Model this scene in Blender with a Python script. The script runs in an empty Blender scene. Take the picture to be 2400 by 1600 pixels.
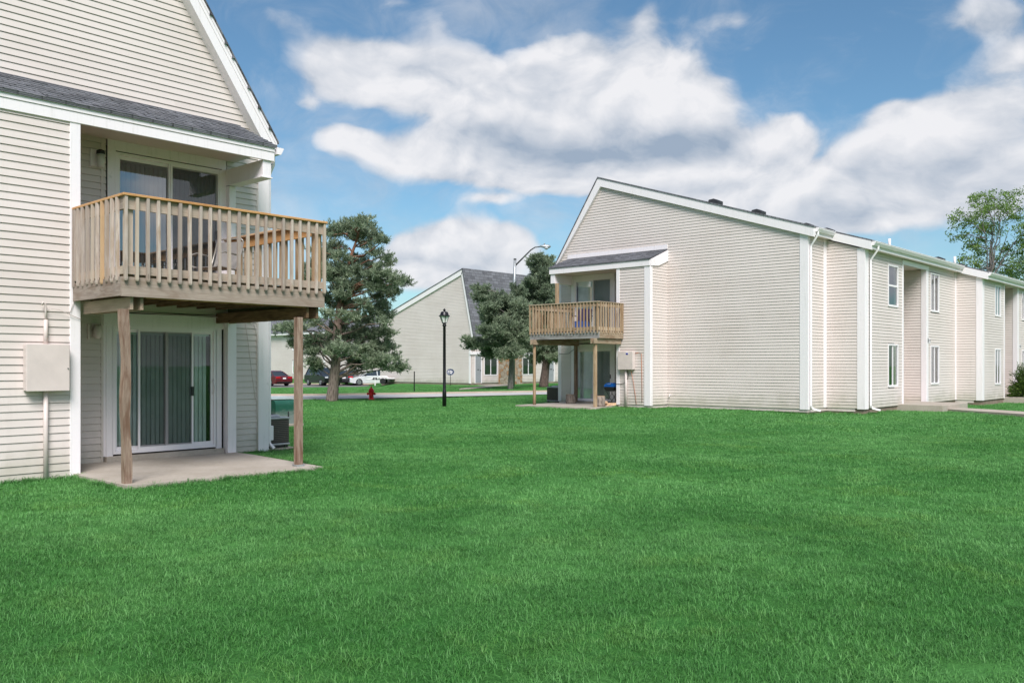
import bpy, bmesh, math, random
import numpy as np
from mathutils import Vector, Matrix

# ------------------------------------------------------------------ camera
FPX, HPX, CXP = 2060.0, 855.0, 1200.0          # focal length and horizon in a 2400 px wide frame
DX, DY = 1880/math.hypot(1880, 2060), 2060/math.hypot(1880, 2060)
CAMZ = 1.5
scene = bpy.context.scene
cam_d = bpy.data.cameras.new('camera')
cam = bpy.data.objects.new('camera', cam_d)
scene.collection.objects.link(cam)
cam.location = (0, 0, CAMZ)
cam.rotation_euler = (math.pi/2, 0, math.atan2(-DY, DX))
cam_d.sensor_width = 36.0
cam_d.lens = FPX/2400*36
cam_d.shift_y = (HPX-800)/2400
cam_d.clip_start = 0.1
cam_d.clip_end = 3000
scene.camera = cam

# ------------------------------------------------------------------ light
SUN_EL = math.radians(47)
SUN_AZ = math.atan2(-0.78, -0.62)               # direction towards the sun (world x,y)
sd = bpy.data.lights.new('sun', 'SUN')
sd.energy = 2.35
sd.angle = math.radians(28)
sd.color = (1.0, 0.975, 0.95)
sun = bpy.data.objects.new('sun', sd)
scene.collection.objects.link(sun)
svec = Vector((math.cos(SUN_EL)*math.cos(SUN_AZ), math.cos(SUN_EL)*math.sin(SUN_AZ), math.sin(SUN_EL)))
sun.rotation_euler = svec.to_track_quat('Z', 'Y').to_euler()
sun.location = svec*60
scene.view_settings.view_transform = 'Standard'
scene.view_settings.look = 'None'
scene.view_settings.exposure = 1.0
scene.view_settings.gamma = 1.0
scene.view_settings.use_curve_mapping = False
scene.cycles.max_bounces = 8
scene.cycles.transparent_max_bounces = 16
scene.cycles.use_denoising = True


class NT:
    """small helper to write node trees"""
    def __init__(self, tree):
        self.t = tree
        tree.nodes.clear()

    def n(self, typ, **kw):
        nd = self.t.nodes.new(typ)
        for k, v in kw.items():
            if k == 'ins':
                for a, b in v.items():
                    if isinstance(b, bpy.types.NodeSocket):
                        self.t.links.new(b, nd.inputs[a])
                    else:
                        nd.inputs[a].default_value = b
            else:
                setattr(nd, k, v)
        return nd

    def m(self, op, a, b=None, c=None, clamp=False):
        nd = self.t.nodes.new('ShaderNodeMath')
        nd.operation = op
        nd.use_clamp = clamp
        for i, v in enumerate((a, b, c)):
            if v is None:
                continue
            if isinstance(v, bpy.types.NodeSocket):
                self.t.links.new(v, nd.inputs[i])
            else:
                nd.inputs[i].default_value = v
        return nd.outputs[0]

    def mix(self, f, a, b, blend='MIX'):
        nd = self.t.nodes.new('ShaderNodeMix')
        nd.data_type = 'RGBA'
        nd.blend_type = blend
        for k, v in ((0, f), (6, a), (7, b)):
            if isinstance(v, bpy.types.NodeSocket):
                self.t.links.new(v, nd.inputs[k])
            elif k == 0:
                nd.inputs[k].default_value = v
            else:
                nd.inputs[k].default_value = (*v, 1) if len(v) == 3 else v
        return nd.outputs[2]

    def smooth(self, x, lo, hi, a=0.0, b=1.0):
        nd = self.t.nodes.new('ShaderNodeMapRange')
        nd.interpolation_type = 'SMOOTHSTEP'
        self.t.links.new(x, nd.inputs[0])
        for i, v in enumerate((lo, hi, a, b)):
            nd.inputs[i+1].default_value = v
        return nd.outputs[0]

    def noise(self, vec, scale, detail=4, rough=.55, dist=0.0):
        nd = self.t.nodes.new('ShaderNodeTexNoise')
        self.t.links.new(vec, nd.inputs['Vector'])
        nd.inputs['Scale'].default_value = scale
        nd.inputs['Detail'].default_value = detail
        nd.inputs['Roughness'].default_value = rough
        nd.inputs['Distortion'].default_value = dist
        return nd.outputs[0]

    def link(self, a, b):
        self.t.links.new(a, b)


# ------------------------------------------------------------------ sky
world = bpy.data.worlds.new('World')
scene.world = world
world.use_nodes = True
W = NT(world.node_tree)
tc = W.n('ShaderNodeTexCoord')
sky = W.n('ShaderNodeTexSky', sky_type='NISHITA')
sky.sun_disc = False
sky.sun_elevation = SUN_EL
sky.sun_rotation = math.pi/2 - SUN_AZ
sky.air_density = 1.0
sky.dust_density = 0.6
sky.ozone_density = 1.6
skycol = W.mix(1.0, sky.outputs[0], (0.70, 0.93, 0.98), 'MULTIPLY')
sep = W.n('ShaderNodeSeparateXYZ', ins={0: tc.outputs['Generated']})
gx, gy, gz = sep.outputs
rt = W.m('SUBTRACT', W.m('MULTIPLY', gx, DX), W.m('MULTIPLY', gy, DY))
fw = W.m('ADD', W.m('MULTIPLY', gx, DY), W.m('MULTIPLY', gy, DX))
az = W.m('ARCTAN2', rt, fw)
el = W.m('ARCSINE', gz)
vec = W.n('ShaderNodeCombineXYZ', ins={0: az, 1: W.m('MULTIPLY', el, 1.5), 2: 0.0}).outputs[0]
warp = W.noise(vec, 5.0, 3, .6)
warp2 = W.noise(W.n('ShaderNodeVectorMath', operation='ADD', ins={0: vec, 1: (3.1, 7.7, 0)}).outputs[0], 5.0, 3, .6)
azw = W.m('ADD', az, W.m('MULTIPLY', W.m('SUBTRACT', warp, .5), .09))
elw = W.m('ADD', el, W.m('MULTIPLY', W.m('SUBTRACT', warp2, .5), .05))


def blob_sum(items):
    tot = None
    for (px, py, rx, ry, w) in items:
        a0 = math.atan((px-CXP)/FPX)
        e0 = math.atan((HPX-py)/FPX*math.cos(a0))
        ra = .93*rx/FPX*math.cos(a0)**2
        re = .90*ry/FPX*math.cos(a0)
        u = W.m('DIVIDE', W.m('SUBTRACT', azw, a0), ra)
        v = W.m('DIVIDE', W.m('SUBTRACT', elw, e0), re)
        d = W.m('MULTIPLY_ADD', u, u, W.m('MULTIPLY', v, v))
        g = W.m('MULTIPLY', W.m('EXPONENT', W.m('MULTIPLY', d, -1.0)), w)
        tot = g if tot is None else W.m('ADD', tot, g)
    return tot


CLOUDS = [(870, 150, 120, 55, 1), (1040, 160, 150, 70, 1), (1320, 120, 110, 70, .9), (1520, 190, 160, 100, 1),
          (1250, 250, 250, 95, 1), (1120, 330, 160, 70, .8), (1480, 300, 230, 90, 1), (1640, 215, 90, 45, .6),
          (800, 330, 85, 38, .9), (930, 370, 120, 50, .9), (1160, 410, 200, 45, .8), (1440, 425, 250, 50, .9),
          (1690, 390, 200, 95, 1), (1840, 310, 70, 65, .9), (1900, 470, 240, 90, 1), (2250, 275, 200, 60, 1),
          (2080, 260, 60, 35, .5), (2150, 360, 200, 80, .9), (2330, 400, 160, 110, 1), (2100, 470, 260, 70, .8),
          (1060, 545, 110, 55, 1.1), (1190, 575, 75, 50, 1), (950, 590, 80, 55, .9), (1050, 640, 240, 55, 1),
          (1750, 560, 280, 60, .6), (1150, 470, 80, 18, .5),
          (670, 60, 70, 34, .44), (840, 35, 110, 34, .42), (950, 12, 80, 24, .4), (800, 165, 80, 60, .8), (840, 225, 90, 36, .55), (960, 240, 90, 40, .5), (1500, 45, 50, 45, .5),
          (1730, 45, 90, 32, .5), (2290, 40, 140, 60, .8), (2380, 140, 110, 70, .8), (730, 250, 45, 28, .5),
          (1020, 55, 40, 30, .3), (1770, 110, 40, 14, .4), (1760, 190, 60, 40, .3), (1970, 235, 30, 22, .35)]
GREY = [(1340, 345, 260, 42, 1), (1160, 300, 120, 45, .55), (1560, 340, 120, 40, .8), (1290, 235, 90, 25, .35),
        (1700, 310, 60, 60, .3), (2180, 400, 240, 38, .7), (1930, 520, 260, 40, .45), (1080, 620, 170, 40, .5),
        (760, 90, 260, 60, .55), (2330, 60, 220, 70, .5), (1250, 160, 60, 20, .3), (1500, 440, 300, 22, .35),
        (2330, 450, 120, 60, .5), (1500, 40, 300, 50, .5)]
dens = blob_sum(CLOUDS)


def vadd(v, off):
    return W.n('ShaderNodeVectorMath', operation='ADD', ins={0: v, 1: off}).outputs[0]


# warped coordinates give the billows their curl
wv = W.n('ShaderNodeCombineXYZ', ins={0: azw, 1: W.m('MULTIPLY', elw, 1.5), 2: 0.0}).outputs[0]


def billow(v):
    f_ = W.noise(v, 7.5, 10, .57, .2)
    vo = W.n('ShaderNodeTexVoronoi', feature='F1', ins={'Vector': v, 'Scale': 15.0}).outputs[0]
    vo2 = W.n('ShaderNodeTexVoronoi', feature='F1', ins={'Vector': v, 'Scale': 37.0}).outputs[0]
    x = W.m('MULTIPLY', W.m('SUBTRACT', f_, .5), 1.6)
    x = W.m('SUBTRACT', x, W.m('MULTIPLY', W.m('SUBTRACT', vo2, .45), .13))
    return W.m('SUBTRACT', x, W.m('MULTIPLY', W.m('SUBTRACT', vo, .45), .32))


b0_, b1_ = billow(wv), billow(vadd(wv, (-.008, .024, 0)))
fb2 = W.noise(vec, 3.0, 4, .5)
away = W.smooth(W.m('ABSOLUTE', az), .62, .95)
outer = W.m('MULTIPLY', away, W.smooth(fb2, .40, .62, 0, .85))
high = W.m('MULTIPLY', W.smooth(el, .50, .75), W.smooth(fb2, .40, .62, 0, .8))
dens = W.m('MAXIMUM', W.m('MINIMUM', dens, .96), W.m('MAXIMUM', outer, high))
dd = W.m('ADD', dens, b0_)
mask = W.m('MULTIPLY', W.smooth(dd, .22, .66), W.smooth(dens, .22, .80, .55, .98))
veil = W.m('MULTIPLY', W.smooth(W.m('ADD', fb2, W.m('MULTIPLY', W.noise(wv, 11.0, 6, .65, .6), .5)), .62, .95, .0, .50), W.smooth(el, .02, .16))
mask = W.m('MAXIMUM', mask, veil)
gr = blob_sum(GREY)
relief = W.m('MULTIPLY', W.m('SUBTRACT', b0_, b1_), 1.15)
lit = W.m('SUBTRACT', W.m('ADD', W.smooth(dd, .30, 1.0, .56, .88), relief), W.m('MULTIPLY', gr, .74), clamp=True)
CLS = 0.455
ccol = W.mix(lit, (0.38*CLS, 0.47*CLS, 0.60*CLS), (0.97*CLS, 0.97*CLS, 1.0*CLS))
bg1 = W.n('ShaderNodeBackground', ins={0: skycol, 1: 0.062})
bg2 = W.n('ShaderNodeBackground', ins={0: ccol, 1: 1.0})
mx = W.n('ShaderNodeMixShader', ins={0: mask, 1: bg1.outputs[0], 2: bg2.outputs[0]})
out = W.n('ShaderNodeOutputWorld')
W.link(mx.outputs[0], out.inputs[0])

# ------------------------------------------------------------------ helpers
COL = scene.collection


def rayd(px, py):
    a = (px-CXP)/FPX
    return (a*DX+DY, -a*DY+DX, (HPX-py)/FPX)


def at_depth(px, py, d):
    r = rayd(px, py)
    return Vector((r[0]*d, r[1]*d, CAMZ+r[2]*d))


def tag(o, label=None, cat=None, group=None, kind=None):
    if label: o['label'] = label
    if cat: o['category'] = cat
    if group: o['group'] = group
    if kind: o['kind'] = kind
    return o


def empty(name, loc, label=None, cat=None, group=None, rz=0):
    o = bpy.data.objects.new(name, None)
    COL.objects.link(o)
    o.location = loc
    o.rotation_euler = (0, 0, rz)
    o.empty_display_size = .2
    return tag(o, label, cat, group)


def world_off(p):
    v = Vector((0, 0, 0))
    while p is not None:
        v += p.location
        p = p.parent
    return v


class MB:
    """collects polygons; coordinates in world space unless the parent is local"""
    def __init__(self):
        self.v, self.f, self.s = [], [], []

    def poly(self, pts, smooth=False):
        b = len(self.v)
        self.v += [tuple(p) for p in pts]
        self.f.append(tuple(range(b, b+len(pts))))
        self.s.append(smooth)

    def mesh(self, vs, fs, smooth=False):
        b = len(self.v)
        self.v += [tuple(p) for p in vs]
        self.f += [tuple(i+b for i in f) for f in fs]
        self.s += [smooth]*len(fs)

    def box(self, x0, x1, y0, y1, z0, z1, bev=0.0):
        if x0 > x1: x0, x1 = x1, x0
        if y0 > y1: y0, y1 = y1, y0
        if z0 > z1: z0, z1 = z1, z0
        if bev <= 0:
            vs = [(x, y, z) for z in (z0, z1) for y in (y0, y1) for x in (x0, x1)]
            self.mesh(vs, [(0, 2, 3, 1), (4, 5, 7, 6), (0, 1, 5, 4), (2, 6, 7, 3), (0, 4, 6, 2), (1, 3, 7, 5)])
        else:
            bm = bmesh.new()
            bmesh.ops.create_cube(bm, size=1)
            for v in bm.verts:
                v.co = Vector(((x0+x1)/2+v.co.x*(x1-x0), (y0+y1)/2+v.co.y*(y1-y0), (z0+z1)/2+v.co.z*(z1-z0)))
            bmesh.ops.bevel(bm, geom=bm.edges[:], offset=bev, segments=2 if bev > .02 else 1, affect='EDGES', profile=.6)
            bm.verts.index_update()
            self.mesh([v.co[:] for v in bm.verts], [[v.index for v in f.verts] for f in bm.faces])
            bm.free()

    def beam(self, p, q, w, h, up=(0, 0, 1)):
        """rectangular bar from p to q"""
        p, q = Vector(p), Vector(q)
        d = (q-p).normalized()
        u = Vector(up)
        if abs(d.dot(u)) > .98: u = Vector((1, 0, 0))
        s = d.cross(u).normalized()
        t = s.cross(d).normalized()
        vs = []
        for e in (p, q):
            for a, b in ((-1, -1), (1, -1), (1, 1), (-1, 1)):
                vs.append(e+s*a*w/2+t*b*h/2)
        self.mesh(vs, [(3, 2, 1, 0), (4, 5, 6, 7), (0, 1, 5, 4), (1, 2, 6, 5), (2, 3, 7, 6), (3, 0, 4, 7)])

    def tube(self, pts, rad, seg=8, caps=True, smooth=True):
        pts = [Vector(p) for p in pts]
        if not hasattr(rad, '__len__'): rad = [rad]*len(pts)
        n = len(pts)
        vs = []
        ref = Vector((.31, .77, .55))
        for i, p in enumerate(pts):
            d = (pts[min(i+1, n-1)]-pts[max(i-1, 0)])
            d = d.normalized() if d.length > 1e-9 else Vector((0, 0, 1))
            s = d.cross(ref)
            if s.length < .05: s = d.cross(Vector((1, 0, 0)))
            s.normalize()
            t = d.cross(s)
            for k in range(seg):
                a = 2*math.pi*k/seg
                vs.append(p+(s*math.cos(a)+t*math.sin(a))*rad[i])
        fs = []
        for i in range(n-1):
            for k in range(seg):
                k2 = (k+1) % seg
                fs.append((i*seg+k, i*seg+k2, (i+1)*seg+k2, (i+1)*seg+k))
        b = len(self.v)
        self.mesh(vs, fs, smooth)
        if caps:
            self.f.append(tuple(b+k for k in reversed(range(seg)))); self.s.append(False)
            self.f.append(tuple(b+(n-1)*seg+k for k in range(seg))); self.s.append(False)

    def lathe(self, prof, c=(0, 0, 0), seg=16, smooth=True):
        vs, fs = [], []
        for r, z in prof:
            for k in range(seg):
                a = 2*math.pi*k/seg
                vs.append((c[0]+r*math.cos(a), c[1]+r*math.sin(a), c[2]+z))
        for i in range(len(prof)-1):
            for k in range(seg):
                k2 = (k+1) % seg
                fs.append((i*seg+k, i*seg+k2, (i+1)*seg+k2, (i+1)*seg+k))
        b = len(self.v)
        self.mesh(vs, fs, smooth)
        self.f.append(tuple(b+k for k in reversed(range(seg)))); self.s.append(False)
        self.f.append(tuple(b+(len(prof)-1)*seg+k for k in range(seg))); self.s.append(False)

    def prism(self, poly, axis, c0, c1):
        """poly: 2-D points; axis 'X' -> (y,z) extruded in x, 'Y' -> (x,z) in y, 'Z' -> (x,y) in z"""
        def P(a, b, c):
            return {'X': (c, a, b), 'Y': (a, c, b), 'Z': (a, b, c)}[axis]
        n = len(poly)
        vs = [P(a, b, c0) for a, b in poly]+[P(a, b, c1) for a, b in poly]
        self.mesh(vs, [tuple(range(n))[::-1], tuple(range(n, 2*n))]+[(i, (i+1) % n, n+(i+1) % n, n+i) for i in range(n)])

    def build(self, name, mat, parent=None, local=False, label=None, recalc=True):
        me = bpy.data.meshes.new(name)
        off = Vector((0, 0, 0)) if (local or parent is None) else world_off(parent)
        me.from_pydata([tuple(Vector(v)-off) for v in self.v], [], self.f)
        me.polygons.foreach_set('use_smooth', self.s)
        if recalc:
            bm = bmesh.new(); bm.from_mesh(me)
            bmesh.ops.recalc_face_normals(bm, faces=bm.faces)
            bm.to_mesh(me); bm.free()
        me.materials.append(mat)
        me.update()
        o = bpy.data.objects.new(name, me)
        COL.objects.link(o)
        o.parent = parent
        if label: o['label'] = label
        return o


# ------------------------------------------------------------------ materials
MATS = {}


def mat(name):
    m = bpy.data.materials.new(name)
    m.use_nodes = True
    N = NT(m.node_tree)
    MATS[name] = m
    o = N.n('ShaderNodeOutputMaterial')
    p = N.n('ShaderNodeBsdfPrincipled')
    N.link(p.outputs[0], o.inputs[0])
    return m, N, p, o


def bump(N, p, h, strength=.3, dist=.01):
    b = N.n('ShaderNodeBump', ins={'Strength': strength, 'Distance': dist, 'Height': h})
    N.link(b.outputs[0], p.inputs['Normal'])


def scaled(N, src, s):
    return N.n('ShaderNodeVectorMath', operation='MULTIPLY', ins={0: src, 1: s}).outputs[0]


def simple(name, col, rough=.6, metal=0.0, var=.12, vs=6.0, bs=0.0, bsc=60, spec=None, coat=0):
    m, N, p, o = mat(name)
    c = N.n('ShaderNodeTexCoord').outputs['Object']
    n = N.noise(c, vs, 5, .6)
    dark = tuple(x*(1-var*1.6) for x in col)
    lite = tuple(min(1, x*(1+var*.9)) for x in col)
    N.link(N.mix(N.smooth(n, .3, .7), dark, lite), p.inputs['Base Color'])
    p.inputs['Roughness'].default_value = rough
    p.inputs['Metallic'].default_value = metal
    if spec is not None: p.inputs['Specular IOR Level'].default_value = spec
    if coat: p.inputs['Coat Weight'].default_value = coat
    if bs: bump(N, p, N.noise(c, bsc, 4, .6), bs, .01)
    return m


def siding_mat():
    m, N, p, o = mat('beige vinyl siding')
    g = N.n('ShaderNodeNewGeometry').outputs['Position']
    big = N.noise(g, .55, 4, .6)
    # each course has a slightly different tone
    s = N.n('ShaderNodeSeparateXYZ', ins={0: g})
    row = N.m('FLOOR', N.m('DIVIDE', N.m('SUBTRACT', s.outputs[2], .01), .1016))
    seg = N.m('FLOOR', N.m('DIVIDE', N.m('ADD', N.m('ADD', s.outputs[0], s.outputs[1]), N.m('MULTIPLY', row, 1.37)), 3.6))
    wn = N.n('ShaderNodeTexWhiteNoise', noise_dimensions='2D')
    N.link(N.n('ShaderNodeCombineXYZ', ins={0: row, 1: seg}).outputs[0], wn.inputs[0])
    c1 = N.mix(N.smooth(big, .3, .7), (.625, .540, .50), (.70, .615, .58))
    c2 = N.mix(N.m('MULTIPLY', wn.outputs[0], .6), c1, (.715, .628, .592))
    # dirt low on the wall and faint vertical streaks
    st = N.noise(scaled(N, g, (3.0, 3.0, .25)), 2.2, 5, .65)
    c3 = N.mix(N.smooth(st, .56, .80, 0, .30), c2, (.50, .43, .39))
    low = N.smooth(N.m('ADD', s.outputs[2], N.m('MULTIPLY', N.m('SUBTRACT', N.noise(g, 3, 4), .5), .9)), .0, .60, .50, 0)
    c4 = N.mix(low, c3, (.36, .34, .25))
    N.link(c4, p.inputs['Base Color'])
    p.inputs['Roughness'].default_value = .55
    p.inputs['Specular IOR Level'].default_value = .35
    grain = N.noise(scaled(N, g, (4, 4, 90)), 3, 3, .6)
    wav = N.noise(scaled(N, g, (1.2, 1.2, 3.0)), 1.5, 2, .5)
    bump(N, p, wav, .10, .02)
    return m


def trim_mat(name, col=(.87, .80, .815), dirt=.35):
    m, N, p, o = mat(name)
    g = N.n('ShaderNodeNewGeometry').outputs['Position']
    st = N.noise(scaled(N, g, (7, 7, .5)), 2.5, 6, .7)
    sp = N.noise(g, 9, 5, .7)
    c = N.mix(N.smooth(st, .5, .78, 0, dirt), col, (.50, .47, .42))
    c = N.mix(N.smooth(sp, .62, .78, 0, dirt), c, (.42, .40, .38))
    N.link(c, p.inputs['Base Color'])
    p.inputs['Roughness'].default_value = .5
    bump(N, p, N.noise(g, 25, 4, .6), .12, .01)
    return m


def wood_mat(name, a, b, c, axis='Z', rnd=.5):
    """weathered timber: grain runs along axis; a..b fibres, c stain"""
    m, N, p, o = mat(name)
    co = N.n('ShaderNodeNewGeometry').outputs['Position']
    oi = N.n('ShaderNodeObjectInfo').outputs['Random']
    sh = N.n('ShaderNodeVectorMath', operation='ADD', ins={0: co, 1: N.n('ShaderNodeCombineXYZ', ins={0: N.m('MULTIPLY', oi, 37.0), 1: N.m('MULTIPLY', oi, 11.0), 2: N.m('MULTIPLY', oi, 53.0)}).outputs[0]}).outputs[0]
    sc = {'X': (.6, 9, 9), 'Y': (9, .6, 9), 'Z': (9, 9, .6)}[axis]
    g1 = N.noise(scaled(N, sh, sc), 5.0, 7, .65, 1.2)
    g2 = N.noise(scaled(N, sh, tuple(x*(.35 if x > 1 else 1.3) for x in sc)), 3.0, 4, .55, .5)
    kn = N.n('ShaderNodeTexVoronoi', ins={'Vector': scaled(N, sh, tuple(x*.22 if x > 1 else x for x in sc)), 'Scale': 3.1}).outputs[0]
    col = N.mix(N.smooth(g1, .3, .7), a, b)
    col = N.mix(N.smooth(g2, .42, .72, 0, .85), col, c)
    col = N.mix(N.smooth(g1, .25, .36, .55, 0), col, tuple(x*.25 for x in c))
    col = N.mix(N.smooth(kn, .03, .10, .75, 0), col, tuple(x*.3 for x in c))
    col = N.mix(N.m('MULTIPLY', oi, rnd), col, tuple(x*.72 for x in a))
    o3 = N.m('FRACT', N.m('MULTIPLY', oi, 7.31))
    col = N.mix(N.smooth(o3, .5, .95, 0, .45), col, (.62, .50, .38))
    N.link(col, p.inputs['Base Color'])
    p.inputs['Roughness'].default_value = .85
    p.inputs['Specular IOR Level'].default_value = .2
    bump(N, p, g1, .45, .006)
    return m


def shingle_mat(name, scale=1.0, courses=True, plane='XY'):
    m, N, p, o = mat(name)
    g = N.n('ShaderNodeNewGeometry').outputs['Position']
    s = N.n('ShaderNodeSeparateXYZ', ins={0: g})
    if plane == 'XZ':
        v = N.n('ShaderNodeCombineXYZ', ins={0: s.outputs[0], 1: s.outputs[2]}).outputs[0]
    elif plane == 'YX':
        v = N.n('ShaderNodeCombineXYZ', ins={0: s.outputs[1], 1: s.outputs[0]}).outputs[0]
    else:
        v = N.n('ShaderNodeCombineXYZ', ins={0: s.outputs[0], 1: s.outputs[1]}).outputs[0]
    br = N.n('ShaderNodeTexBrick', offset=.37, ins={'Vector': v, 'Color1': (.08, .08, .092, 1), 'Color2': (.20, .20, .225, 1),
             'Mortar': (.035, .035, .04, 1), 'Scale': 1.0, 'Mortar Size': .012, 'Mortar Smooth': .2, 'Bias': 0.0,
             'Brick Width': .30*scale, 'Row Height': .14*scale})
    n = N.noise(g, 3, 5, .65)
    c = N.mix(N.smooth(n, .3, .7, 0, .45), br.outputs[0], (.16, .16, .17))
    n2 = N.noise(g, 60, 3, .7)
    c = N.mix(N.smooth(n2, .35, .75, 0, .35), c, (.30, .29, .30))
    N.link(c, p.inputs['Base Color'])
    p.inputs['Roughness'].default_value = .95
    p.inputs['Specular IOR Level'].default_value = .15
    bump(N, p, N.m('ADD', N.m('MULTIPLY', br.outputs[1], -1.0), N.m('MULTIPLY', n2, .5)), .5, .02)
    return m


def concrete_mat(name, a, b, stain=(.22, .19, .15)):
    m, N, p, o = mat(name)
    g = N.n('ShaderNodeNewGeometry').outputs['Position']
    n = N.noise(g, 1.3, 6, .65)
    n2 = N.noise(g, 22, 5, .7)
    n3 = N.noise(g, 3.5, 6, .7, .8)
    c = N.mix(N.smooth(n, .3, .7), a, b)
    c = N.mix(N.smooth(n2, .4, .7, 0, .3), c, tuple(x*.75 for x in a))
    c = N.mix(N.smooth(n3, .58, .75, 0, .45), c, stain)
    N.link(c, p.inputs['Base Color'])
    p.inputs['Roughness'].default_value = .9
    p.inputs['Specular IOR Level'].default_value = .2
    bump(N, p, n2, .3, .01)
    return m


def glass_mat(name, tint=(.75, .80, .78), refl=1.0):
    m = bpy.data.materials.new(name)
    m.use_nodes = True
    N = NT(m.node_tree)
    o = N.n('ShaderNodeOutputMaterial')
    fr = N.n('ShaderNodeFresnel', ins={0: 1.55})
    tr = N.n('ShaderNodeBsdfTransparent', ins={0: (*tint, 1)})
    g = N.n('ShaderNodeNewGeometry').outputs['Position']
    b = N.n('ShaderNodeBump', ins={'Strength': .05, 'Distance': .02, 'Height': N.noise(g, 1.3, 1, .4)})
    gl = N.n('ShaderNodeBsdfGlossy', ins={0: (.95, .97, 1, 1), 'Roughness': .01, 'Normal': b.outputs[0]})
    f = N.m('MINIMUM', N.m('MULTIPLY', fr.outputs[0], 1.7*refl), .9)
    mx = N.n('ShaderNodeMixShader', ins={0: f, 1: tr.outputs[0], 2: gl.outputs[0]})
    N.link(mx.outputs[0], o.inputs[0])
    return m


def screen_mat(name, col=(.03, .03, .03), cover=.4):
    m = bpy.data.materials.new(name)
    m.use_nodes = True
    N = NT(m.node_tree)
    o = N.n('ShaderNodeOutputMaterial')
    tr = N.n('ShaderNodeBsdfTransparent')
    df = N.n('ShaderNodeBsdfPrincipled', ins={'Base Color': (*col, 1), 'Roughness': .6})
    mx = N.n('ShaderNodeMixShader', ins={0: cover, 1: tr.outputs[0], 2: df.outputs[0]})
    N.link(mx.outputs[0], o.inputs[0])
    return m


M_SIDE = siding_mat()
M_TRIM = trim_mat('white painted trim')
M_TRIM2 = trim_mat('clean white vinyl', (.88, .815, .83), .12)
M_SOFF = trim_mat('shaded white soffit', (.68, .57, .52), .2)  # white trim paint, with the beige shade under the eaves put into its colour
M_BEIGE = simple('beige enamel box', (.68, .575, .54), .5, var=.06, vs=2)
M_SHX = shingle_mat('shingles facing front')
M_SHY = shingle_mat('shingles facing side', plane='YX')
M_SHM = shingle_mat('mansard shingles', 1.6, plane='XZ')
M_WZ = wood_mat('weathered baluster wood', (.43, .345, .30), (.65, .55, .48), (.38, .27, .19), 'Z', .85)
M_WX = wood_mat('weathered rail wood x', (.25, .19, .16), (.40, .32, .275), (.19, .125, .095), 'X', .3)
M_WY = wood_mat('weathered rail wood y', (.27, .21, .18), (.44, .36, .31), (.19, .125, .09), 'Y', .3)
M_POST = wood_mat('red brown weathered post', (.21, .135, .10), (.39, .29, .225), (.155, .08, .05), 'Z', .1)
M_POSTY = wood_mat('red brown weathered beam', (.22, .13, .09), (.42, .29, .21), (.12, .055, .03), 'Y', .1)
M_ORX = wood_mat('fresh cedar rail x', (.52, .26, .10), (.64, .37, .17), (.44, .21, .08), 'X', .1)
M_ORY = wood_mat('fresh cedar rail y', (.50, .24, .09), (.62, .35, .16), (.42, .20, .08), 'Y', .1)
M_ORZ = wood_mat('fresh cedar baluster', (.48, .25, .09), (.58, .33, .14), (.40, .20, .08), 'Z', .1)
M_BRY = wood_mat('stained beam y', (.16, .09, .05), (.30, .19, .11), (.09, .05, .03), 'Y', .1)
M_BRX = wood_mat('stained beam x', (.20, .13, .08), (.34, .25, .16), (.10, .06, .035), 'X', .1)
M_TNZ = wood_mat('tan baluster wood', (.36, .235, .14), (.52, .39, .27), (.27, .15, .075), 'Z')
M_TNX = wood_mat('tan rail wood x', (.30, .22, .15), (.46, .36, .26), (.22, .13, .08), 'X', .2)
M_TNY = wood_mat('tan rail wood y', (.30, .22, .15), (.48, .37, .26), (.24, .14, .09), 'Y', .2)
M_GRY = wood_mat('grey rim board', (.26, .24, .23), (.40, .38, .37), (.16, .14, .13), 'Y', .1)
M_CONC = concrete_mat('patio concrete', (.38, .325, .27), (.47, .41, .355))
M_FND = concrete_mat('foundation concrete', (.23, .17, .13), (.33, .26, .21), (.14, .09, .06))
M_ROAD = concrete_mat('pale worn road', (.44, .42, .41), (.54, .52, .51), (.34, .32, .30))
M_KERB = concrete_mat('tan kerb', (.45, .36, .28), (.55, .45, .36))
M_ASPH = concrete_mat('grey asphalt', (.16, .155, .155), (.23, .22, .22), (.10, .10, .10))
M_GLASS = glass_mat('door glass', (.90, .95, .93))
M_GLASSR = glass_mat('bright reflecting glass', (.80, .86, .86), 3.2)
M_GLASSD = glass_mat('dark window glass', (.36, .43, .41), 1.05)
M_SCREEN = screen_mat('insect screen')
M_BLIND = simple('pale green vertical blinds', (.86, .95, .90), .7, var=.12, vs=1.5)
M_BLINDG = simple('grey vertical blinds', (.40, .38, .37), .7, var=.1, vs=1.5)
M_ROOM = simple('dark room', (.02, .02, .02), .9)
M_BLACK = simple('black plastic', (.012, .012, .012), .4)
M_ALU = simple('galvanised metal', (.42, .43, .44), .42, .6, var=.12)
M_DGREY = simple('dark grey metal', (.05, .05, .052), .5, .3)
M_LAMPW = simple('opal lamp glass', (.62, .60, .55), .3, var=.03)

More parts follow.
